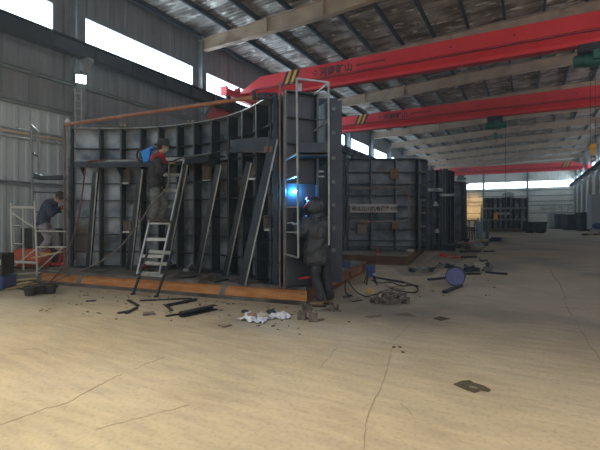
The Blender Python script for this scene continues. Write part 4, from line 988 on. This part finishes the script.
def chain(mb, pts):               # pts: (pos, r) single limb
    mb.add(*skin_mesh([(p, r, r) for p, r in pts], [(i, i+1) for i in range(len(pts)-1)]))
def head_mesh(mb, c, fwd, up=(0, 0, 1), s=1.0):
    f = Vector(fwd).normalized(); u = Vector(up); u = (u - f*u.dot(f)).normalized(); r = u.cross(f)
    Rm = Matrix((r, f, u)).transposed()
    def fn(n, p):
        q = p.copy()
        if n.z < -.1: q.x *= 1 - .35*(-n.z-.1); q.y += .012*s*(-n.z)       # jaw
        if n.y > .75 and abs(n.x) < .3 and -.35 < n.z < .15: q.y += .018*s   # nose
        if n.y > .6 and .1 < n.z < .35 and .2 < abs(n.x) < .6: q.y -= .006*s # eye sockets
        return q
    mb.ball(c, (.076*s, .095*s, .118*s), Rm, 24, 18, fn)
    for e in (-1, 1):
        mb.ball(Vector(c) + Rm @ (Vector((e*.078, -.005, 0))*s), (.012*s, .022*s, .034*s), Rm, 8, 6)   # ears
    return Rm
def face_bits(parent, c, Rm, s=1.0):
    o = MB(); o.use('paper')
    for e in (-1, 1): o.ball(Vector(c) + Rm @ (Vector((e*.03, .082, .018))*s), .012*s, n=8, m=6)
    o.use('black')
    for e in (-1, 1): o.ball(Vector(c) + Rm @ (Vector((e*.03, .092, .018))*s), .006*s, n=8, m=6)
    o.build('eyes', None, parent)
    MB().ball(Vector(c) + Rm @ (Vector((0, .085, -.055))*s), (.024*s, .01*s, .006*s), Rm, 10, 6).build('mouth', 'collar_red', parent)
def hand(mb, wrist, dirn, palmn, s=1.0, curl=.5, side=1):
    d = Vector(dirn).normalized(); n = Vector(palmn); n = (n - d*n.dot(d)).normalized(); a = d.cross(n)*side
    W = Vector(wrist)
    mb.add(*skin_mesh([(W, .026*s, .020*s), (W + d*.045*s, .040*s, .018*s), (W + d*.085*s, .040*s, .016*s)], [(0, 1), (1, 2)]))
    for i, (off, L) in enumerate(((-.030, .070), (-.010, .080), (.010, .074), (.029, .058))):
        p = W + d*.075*s + a*off*s; pts = [(p, .0095*s)]; dd = d.copy()
        for k, fr in enumerate((.42, .33, .25)):
            dd = (dd + n*curl*.8).normalized(); p = p + dd*L*fr*s; pts.append((p, (.009, .0085, .0075)[k]*s))
        chain(mb, pts)
    p = W + d*.025*s - a*.028*s; q = p - a*.032*s + d*.03*s; r = q + d*.032*s + n*.015*s
    chain(mb, [(p, .013*s), (q, .011*s), (r, .009*s)])
def boot(parent, ankle, toe, m, s=1.0, shin=None):
    A = Vector(ankle); T = Vector(toe); d = (T-A); d.z = 0; d.normalize(); z = T.z
    heel = Vector((A.x, A.y, z+.045)) - d*.05*s
    nodes = [(A + Vector((0, 0, .08)), .052, .052), (A, .050, .052), (Vector((A.x, A.y, z+.05)), .05, .048), (heel, .042, .042), (Vector((A.x, A.y, z+.045)) + d*.10*s, .046, .038), (Vector((A.x, A.y, z+.035)) + d*.19*s, .040, .028)]
    vs, fs = skin_mesh(nodes, [(0, 1), (1, 2), (2, 3), (2, 4), (4, 5)])
    b = MB().add(vs, fs).build('boot', m, parent, smooth=True)
    so = MB(); a = d.cross(Vector((0, 0, 1)))
    o_ = Vector((A.x, A.y, z)); pts = [o_ - d*.09 + a*.03, o_ - d*.09 - a*.03, o_ + d*.08 - a*.045, o_ + d*.20 - a*.035, o_ + d*.225, o_ + d*.20 + a*.035, o_ + d*.08 + a*.045]
    so.prism(pts, (0, 0, .022)).build('sole', 'black', b)
def sweep(mb, pts, side, n=18, sub=5):
    """pts: (pos, r_side, r_depth) closed tapered body through the points, rounded ends"""
    P = [Vector(p[0]) for p in pts]; Q = []; k = len(P)
    for i in range(k-1):
        a = max(i-1, 0); d_ = min(i+2, k-1)
        for q in range(sub):
            t = q/sub
            f = lambda A, B, Cc, D: .5*((2*B) + (Cc-A)*t + (2*A-5*B+4*Cc-D)*t*t + (3*B-A-3*Cc+D)*t**3)
            Q.append((f(P[a], P[i], P[i+1], P[d_]), f(pts[a][1], pts[i][1], pts[i+1][1], pts[d_][1]), f(pts[a][2], pts[i][2], pts[i+1][2], pts[d_][2])))
    Q.append((P[-1], pts[-1][1], pts[-1][2]))
    d0 = (Q[0][0]-Q[1][0]).normalized(); d1 = (Q[-1][0]-Q[-2][0]).normalized()
    h0 = min(Q[0][1:]); h1 = min(Q[-1][1:])
    pre = [(Q[0][0] + d0*h0*.5*math.sin(a), Q[0][1]*math.cos(a), Q[0][2]*math.cos(a)) for a in (1.4, .9, .45)]
    post = [(Q[-1][0] + d1*h1*.5*math.sin(a), Q[-1][1]*math.cos(a), Q[-1][2]*math.cos(a)) for a in (.45, .9, 1.4)]
    Q = pre + Q + post; vs = []; fs = []; S = Vector(side)
    for i, (p, rs, rd) in enumerate(Q):
        d = (Q[min(i+1, len(Q)-1)][0] - Q[max(i-1, 0)][0]).normalized()
        a = (S - d*S.dot(d)); a = a.normalized() if a.length > .05 else d.orthogonal().normalized()
        b = d.cross(a)
        for j in range(n):
            t = 2*PI*j/n; vs.append(p + a*math.cos(t)*rs + b*math.sin(t)*rd)
    m = len(Q)
    for i in range(m-1):
        for j in range(n): fs.append((i*n+j, i*n+(j+1) % n, (i+1)*n+(j+1) % n, (i+1)*n+j))
    fs += [tuple(range(n))[::-1], tuple(range((m-1)*n, m*n))]
    mb.add(vs, fs)
def merged(mb, name, m, parent, vox, wrinkle=0, freq=14, label=None):
    o = mb.build(name, m, parent, smooth=False, label=label)
    r = o.modifiers.new('r', 'REMESH'); r.mode = 'VOXEL'; r.voxel_size = vox; r.use_smooth_shade = True
    sm = o.modifiers.new('sm', 'SMOOTH'); sm.iterations = 3 if wrinkle else 1; sm.factor = .5
    if wrinkle:
        tx = bpy.data.textures.new(name + '_folds', 'CLOUDS'); tx.noise_scale = 1/freq; tx.noise_depth = 2
        dm = o.modifiers.new('d', 'DISPLACE'); dm.texture = tx; dm.strength = wrinkle; dm.mid_level = .5; dm.texture_coords = 'LOCAL'
    return o
def person(name, label, J, mats, root, headfwd, headup=(0, 0, 1), jk=1.0, smock=0, hand_dirs=None, gloves=None, hem=None):
    t = thing('person', label, 'person', root)
    S = (J['shL'] - J['shR']); S.normalize()
    up = (J['neck'] - J['chest']).normalized()
    body = MB()
    sweep(body, [(J['pelvis'], .15, .105), (J['waist'], .135, .095), (J['chest'], .165, .105), (J['neck'] - up*.05, .08, .07), (J['neck'], .052, .055), (J['head'] - Vector(headup)*.03, .052, .058)], S)
    for sd in 'LR':
        sweep(body, [(J['sh'+sd], .052, .052), (J['el'+sd], .040, .040), (J['wr'+sd], .026, .024)], S)
        sweep(body, [(J['hip'+sd], .085, .085), (J['kn'+sd], .056, .056), (J['an'+sd], .040, .040)], S)
    Rm = head_mesh(body, J['head'], headfwd, headup)
    if not gloves:
        for sd in 'LR': hand(body, J['wr'+sd], *hand_dirs[sd], curl=.55, side=1 if sd == 'L' else -1)
    merged(body, 'body', 'skin', t, .006)
    if gloves:
        for sd in 'LR':
            g = MB(); hand(g, J['wr'+sd], *hand_dirs[sd], s=1.15, curl=.6, side=1 if sd == 'L' else -1)
            dv = Vector(hand_dirs[sd][0]).normalized(); g.tube(J['wr'+sd] - dv*.10, J['wr'+sd] + dv*.01, .052, 12, .038)
            merged(g, 'glove', gloves, t, .005)
    g = jk; jm = MB()
    tor = []
    if hem: tor += hem
    else: tor += [(J['pelvis'] - up*.05, .185*g, .145*g)]
    tor += [(J['waist'], .170*g, .135*g), (J['chest'], .200*g, .140*g), (J['neck'] - up*.07, .135*g, .10*g), (J['neck'] - up*.01, .075, .075)]
    sweep(jm, tor, S, 24)
    for sd in 'LR':
        o_ = S*(.02 if sd == 'L' else -.02)
        sweep(jm, [(J['chest']*.35 + J['sh'+sd]*.65, .085*g, .085*g), (J['sh'+sd], .085*g, .082*g), ((J['sh'+sd]+J['el'+sd])/2, .072*g, .070*g), (J['el'+sd], .066*g, .066*g), (J['wr'+sd]*.75 + J['el'+sd]*.25, .056*g, .054*g), (J['wr'+sd]*.96+J['el'+sd]*.04, .046, .046)], S)
    merged(jm, 'jacket', mats['jacket'], t, .012, .028*g, 9)
    tm = MB()
    sweep(tm, [(J['waist']*.3 + J['pelvis']*.7, .155, .115), (J['pelvis'], .165, .130), ((J['hipL']+J['hipR'])/2 - Vector((0, 0, .03)), .15, .12)], S)
    for sd in 'LR':
        h, k_, a_ = J['hip'+sd], J['kn'+sd], J['an'+sd]
        sweep(tm, [(h, .098, .105), ((h+k_)/2, .090, .094), (k_, .076, .078), ((k_+a_)/2, .078, .078), (a_*.9+k_*.1, .070, .072), (a_ + Vector((0, 0, .01)), .062, .066)], S)
    merged(tm, 'trousers', mats['trousers'], t, .012, .026, 10)
    for sd in 'LR': boot(t, J['an'+sd], J['to'+sd], mats['boot'])
    return t, Rm
# --- worker on the ladder
Z = 8.05
def j(x, y, dz=0, zz=None): return PZ(x, y, (zz or Z)+dz)
J = dict(pelvis=j(156, 188), waist=j(155.5, 177), chest=j(157, 164), neck=j(160.5, 154.5), head=j(163.2, 146.3), hipL=j(157, 190, .10), hipR=j(155, 190, -.10),
    knL=j(164, 203, .12), anL=j(160, 218.5, .12), toL=j(168, 222.6, .14), knR=j(155.5, 206, -.12), anR=j(151.5, 218.5, -.10), toR=j(160, 222.6, -.08),
    shL=j(161, 160, .19), elL=j(166, 169, .20), wrL=j(172, 162, .16), shR=j(157.5, 161, -.19), elR=j(160, 173, -.20), wrR=j(168.5, 164.5, -.10))
hd = dict(L=(R_ + Vector((0, 0, .3)), -Vector((0, 0, 1))), R=(R_ + Vector((0, 0, .5)), -Vector((0, 0, 1))))
fw_ = R_*.95 + F_*.35 - Vector((0, 0, .22))
w2, Rm = person('w', 'person in black bucket hat, face mask and red-collared dark jacket standing on the tall ladder', J, dict(jacket='jacket_grey', trousers='trousers_grey', boot='boot_dark'), j(157, 223), fw_, hand_dirs=hd)
hc = J['head']
face_bits(w2, hc, Rm)
MB().ball(hc + Rm @ Vector((0, .065, -.045)), (.058, .045, .052), Rm, 14, 9).build('face_mask', 'mask', w2, smooth=True)
hat = MB(); hat.lathe(hc + Rm @ Vector((0, -.008, .035)), [(.165, -.03), (.168, -.018), (.118, .012), (.114, .065), (.095, .105), (.03, .115)], 22, tuple(Rm @ Vector((0, -.12, 1)))); hat.build('bucket_hat', 'hat', w2, smooth=True)
cl = MB(); uu = (J['neck']-J['chest']).normalized()
sweep(cl, [(J['chest'] + uu*.06, .225, .155), (J['chest'] + uu*.13, .205, .15), (J['neck'] - uu*.04, .125, .115), (J['neck'] + uu*.01, .085, .085)], (J['shL']-J['shR']).normalized(), 20)
merged(cl, 'collar', 'collar_red', w2, .012, label='dark red yoke and collar')
MB().ball(J['head'] + Rm @ Vector((0, -.03, .01)), (.083, .085, .10), Rm, 14, 9).build('hair', 'hair', w2, smooth=True)
# torch held
tc = thing('welding_torch', 'black welding torch held by the worker on the ladder', 'torch', J['wrL'])
MB().poly([PZ(170, 162.5, 7.95), PZ(176, 160, 8.1), PZ(181, 158, 8.3)], .014, 8).build('handle', 'black', tc); MB().tube(PZ(181, 158, 8.3), PZ(184, 159.5, 8.4), .01, 8).build('nozzle', 'edge_steel', tc)
# --- worker left, bending
Z = 9.35
J = dict(pelvis=j(43.5, 223.5), waist=j(45, 214.5), chest=j(49.5, 205.5), neck=j(55, 200.5), head=j(59.5, 197.5), hipL=j(45, 226, .10), hipR=j(43, 226, -.10),
    knL=j(55.5, 236, .12), anL=j(57, 247, .14), toL=j(63, 250.5, .14), knR=j(48.5, 239, -.12), anR=j(41, 251, -.10), toR=j(48, 255.8, -.1),
    shL=j(54, 204, .18), elL=j(55, 212, .20), wrL=j(59, 209, .14), shR=j(49, 206, -.18), elR=j(51, 214.5, -.2), wrR=j(57.5, 208.5, -.08))
fw_ = R_*.9 + F_*.25 - Vector((0, 0, .75)); hu = R_*.5 + Vector((0, 0, .85))
w1, Rm = person('w', 'person in navy jacket and grey trousers bending forward on the scaffold at the left', J, dict(jacket='navy', trousers='trousers_lilac', boot='boot_tan'), j(43, 257), fw_, hu,
    hand_dirs=dict(L=(R_, -Vector((0, 0, 1))), R=(R_ + Vector((0, 0, .2)), -Vector((0, 0, 1)))), gloves='leather')
hc = J['head']; face_bits(w1, hc, Rm)
MB().ball(hc + Rm @ Vector((0, -.012, .035)), (.094, .112, .110), Rm, 16, 10).build('cap', 'hat', w1, smooth=True)
MB().ball(hc + Rm @ Vector((.0, -.07, -.02)), (.07, .05, .06), Rm, 12, 8).build('hood_lining', 'board', w1, smooth=True)
MB().prism([hc + Rm @ Vector(v) for v in ((-.07, .08, .05), (.07, .08, .05), (.05, .16, .03), (-.05, .16, .03))], Rm @ Vector((0, 0, .008))).build('cap_peak', 'hat', w1)
ag = thing('angle_grinder', 'small grinder with an orange glow of sparks held by the left worker', 'grinder', J['wrR'])
MB().tube(PZ(57, 208, 9.2), PZ(62, 207, 9.25), .028, 10).build('grinder_body', 'black', ag); MB().lathe(PZ(62.5, 207.5, 9.25), [(.055, 0), (.055, .01)], 14, tuple(R_)).build('disc', 'orange', ag)  # glow of the sparks is put into the orange disc colour
# --- welder
Z = 6.62
J = dict(pelvis=j(321, 252), waist=j(319, 240), chest=j(317.5, 226), neck=j(315.5, 214.5), head=j(313.3, 206.5), hipL=j(316.5, 256, -.06), hipR=j(326, 256, .06),
    knL=j(315.5, 278, -.05), anL=j(321, 297.5, -.05), toL=j(311, 304.5, .0), knR=j(325.5, 277, .08), anR=j(330.5, 294, .10), toR=j(322, 301.2, .25),
    shL=j(309, 221, -.10), elL=j(302, 233, -.16), wrL=j(296, 225, -.08), shR=j(326.5, 222, .10), elR=j(322, 236, .25), wrR=j(302, 222.5, .25))
J['toL'].z = 0.0; J['toR'].z = 0.0; J['anL'].z = .10; J['anR'].z = .10
fw_ = -R_*.85 + F_*.75 + Vector((0, 0, .0))
w3, Rm = person('w', 'person in dark leather smock and hood welding at the tower, seen from behind', J, dict(jacket='leather', trousers='leather', boot='boot_brown'), Vector((J['pelvis'].x, J['pelvis'].y, 0)), fw_, jk=1.32, hem=[(PZ(317.5, 261, 6.62), .235, .19), (PZ(317, 250, 6.62), .235, .185)],
    hand_dirs=dict(L=(-R_ + F_*.4 + Vector((0, 0, .5)), -Vector((0, 0, 1))), R=(-R_ + F_*.2 + Vector((0, 0, .4)), -Vector((0, 0, 1)))), gloves='glove')
hc = J['head']
MB().ball(hc + Rm @ Vector((0, -.02, .0)), (.140, .160, .165), Rm, 20, 12).build('hood', 'leather', w3, smooth=True)
nv, nf = skin_mesh([(hc - Vector((0, 0, .05)), .11, .11), (J['neck'], .12, .12), (J['chest'] + Vector((0, 0, .10)), .19, .17)], [(0, 1), (1, 2)], 2); MB().add(nv, nf).build('hood_cape', 'leather', w3, smooth=True)
ms_ = MB()
pl = []
for a_ in range(9):
    t_ = -.9 + 1.8*a_/8; pl.append((math.sin(t_)*.125, math.cos(t_)*.15))
ms_.strip([hc + Rm @ Vector((x, y, .12)) for x, y in pl], [hc + Rm @ Vector((x, y*1.02, -.15)) for x, y in pl], Rm @ Vector((0, .01, 0))); ms_.build('welding_mask', 'black', w3)
MB().strip([hc + Rm @ Vector((x*1.03, y-.02, .10+.04*math.cos(i*.4-1.6))) for i, (x, y) in enumerate(pl)], [hc + Rm @ Vector((x*1.08, y-.07, .12+.04*math.cos(i*.4-1.6))) for i, (x, y) in enumerate(pl)], Rm @ Vector((0, 0, .012))).build('mask_band', 'redplastic', w3, label='red headband')
for s in (-1, 1): MB().poly([hc + Rm @ Vector((s*.115, .10, -.02)), hc + Rm @ Vector((s*.125, .0, .06)), hc + Rm @ Vector((s*.10, -.09, .08))], .011, 6).build('mask_strap', 'redplastic', w3)
tc = thing('welding_torch', 'torch in the gloved hands of the welder beside the blue arc', 'torch', J['wrL'])
MB().poly([J['wrL'] - R_*.02, PZ(294.5, 217, 6.75), PZ(294, 205, 6.85), PZ(294.8, 196, 6.9)], .012, 8).build('handle', 'black', tc)
# arc
ap = PZ(295, 191.7, 6.80)
MB().ball(ap, .024, n=12, m=8).free('welding_arc', 'arc_glow', 'blue-white welding arc on the tower', 'welding arc')
ld = bpy.data.lights.new('arc_light', 'POINT'); ld.energy = 14; ld.color = (.04, .42, 1); ld.shadow_soft_size = .03
lo = bpy.data.objects.new('arc_light', ld); C.objects.link(lo); lo.location = ap - F_*.06

# ================================================================== LIGHT, CAMERA
hz = bpy.data.materials.new('workshop_haze'); hz.use_nodes = True; nt = hz.node_tree; nt.nodes.clear()
vs_ = nt.nodes.new('ShaderNodeVolumeScatter'); vs_.inputs['Color'].default_value = (.85, .93, 1, 1); vs_.inputs['Density'].default_value = .0030; vs_.inputs['Anisotropy'].default_value = .3
mo = nt.nodes.new('ShaderNodeOutputMaterial'); nt.links.new(vs_.outputs['Volume'], mo.inputs['Volume']); MATS['haze'] = hz
hb_ = MB().box(((XL+XR)/2, (Y0+Y1)/2-3, 6.3), (XR-XL+12, Y1-Y0+16, 13.2)).build('haze', 'haze'); hb_['kind'] = 'stuff'; hb_['label'] = 'thin welding smoke hanging in the hall'; hb_['category'] = 'haze'
w = bpy.data.worlds.new('sky'); bpy.context.scene.world = w; w.use_nodes = True
nt = w.node_tree; bg = nt.nodes['Background']
bg.inputs['Color'].default_value = (.82, .91, 1.0, 1); bg.inputs['Strength'].default_value = .5
sl = bpy.data.lights.new('sun', 'SUN'); sl.energy = 5.4; sl.angle = math.radians(26); sl.color = (1, .85, .55)
so = bpy.data.objects.new('sun', sl); C.objects.link(so)
so.rotation_euler = Vector((-.50, -.32, .80)).to_track_quat('Z', 'Y').to_euler()
# added warm spot inside the hall imitates a sunlit patch on the far wall
sd = bpy.data.lights.new('sun_patch_spot', 'SPOT'); sd.energy = 14000; sd.color = (1, .62, .22); sd.spot_size = .26; sd.spot_blend = .8; sd.shadow_soft_size = .3
sdo = bpy.data.objects.new('sun_patch_spot', sd); C.objects.link(sdo)
tgt = Vector((AX(473, 85.8), 85.8, 3.6)); sdo.location = (XL+1, 62, 5.5)
sdo.rotation_euler = (sdo.location - tgt).to_track_quat('Z', 'Y').to_euler()

cam = bpy.data.cameras.new('camera'); co = bpy.data.objects.new('camera', cam); C.objects.link(co)
cam.sensor_width = 36; cam.lens = 36*F/600; cam.shift_y = -(225-HY)/600
cam.clip_end = 300
co.location = (0, 0, H); co.rotation_euler = (PI/2, 0, YAW)
sc_ = bpy.context.scene; sc_.camera = co
vs = sc_.view_settings; vs.view_transform = 'Standard'; vs.look = 'None'; vs.exposure = 0.38; vs.gamma = 1; vs.use_curve_mapping = False
sc_.cycles.max_bounces = 8; sc_.cycles.use_denoising = True
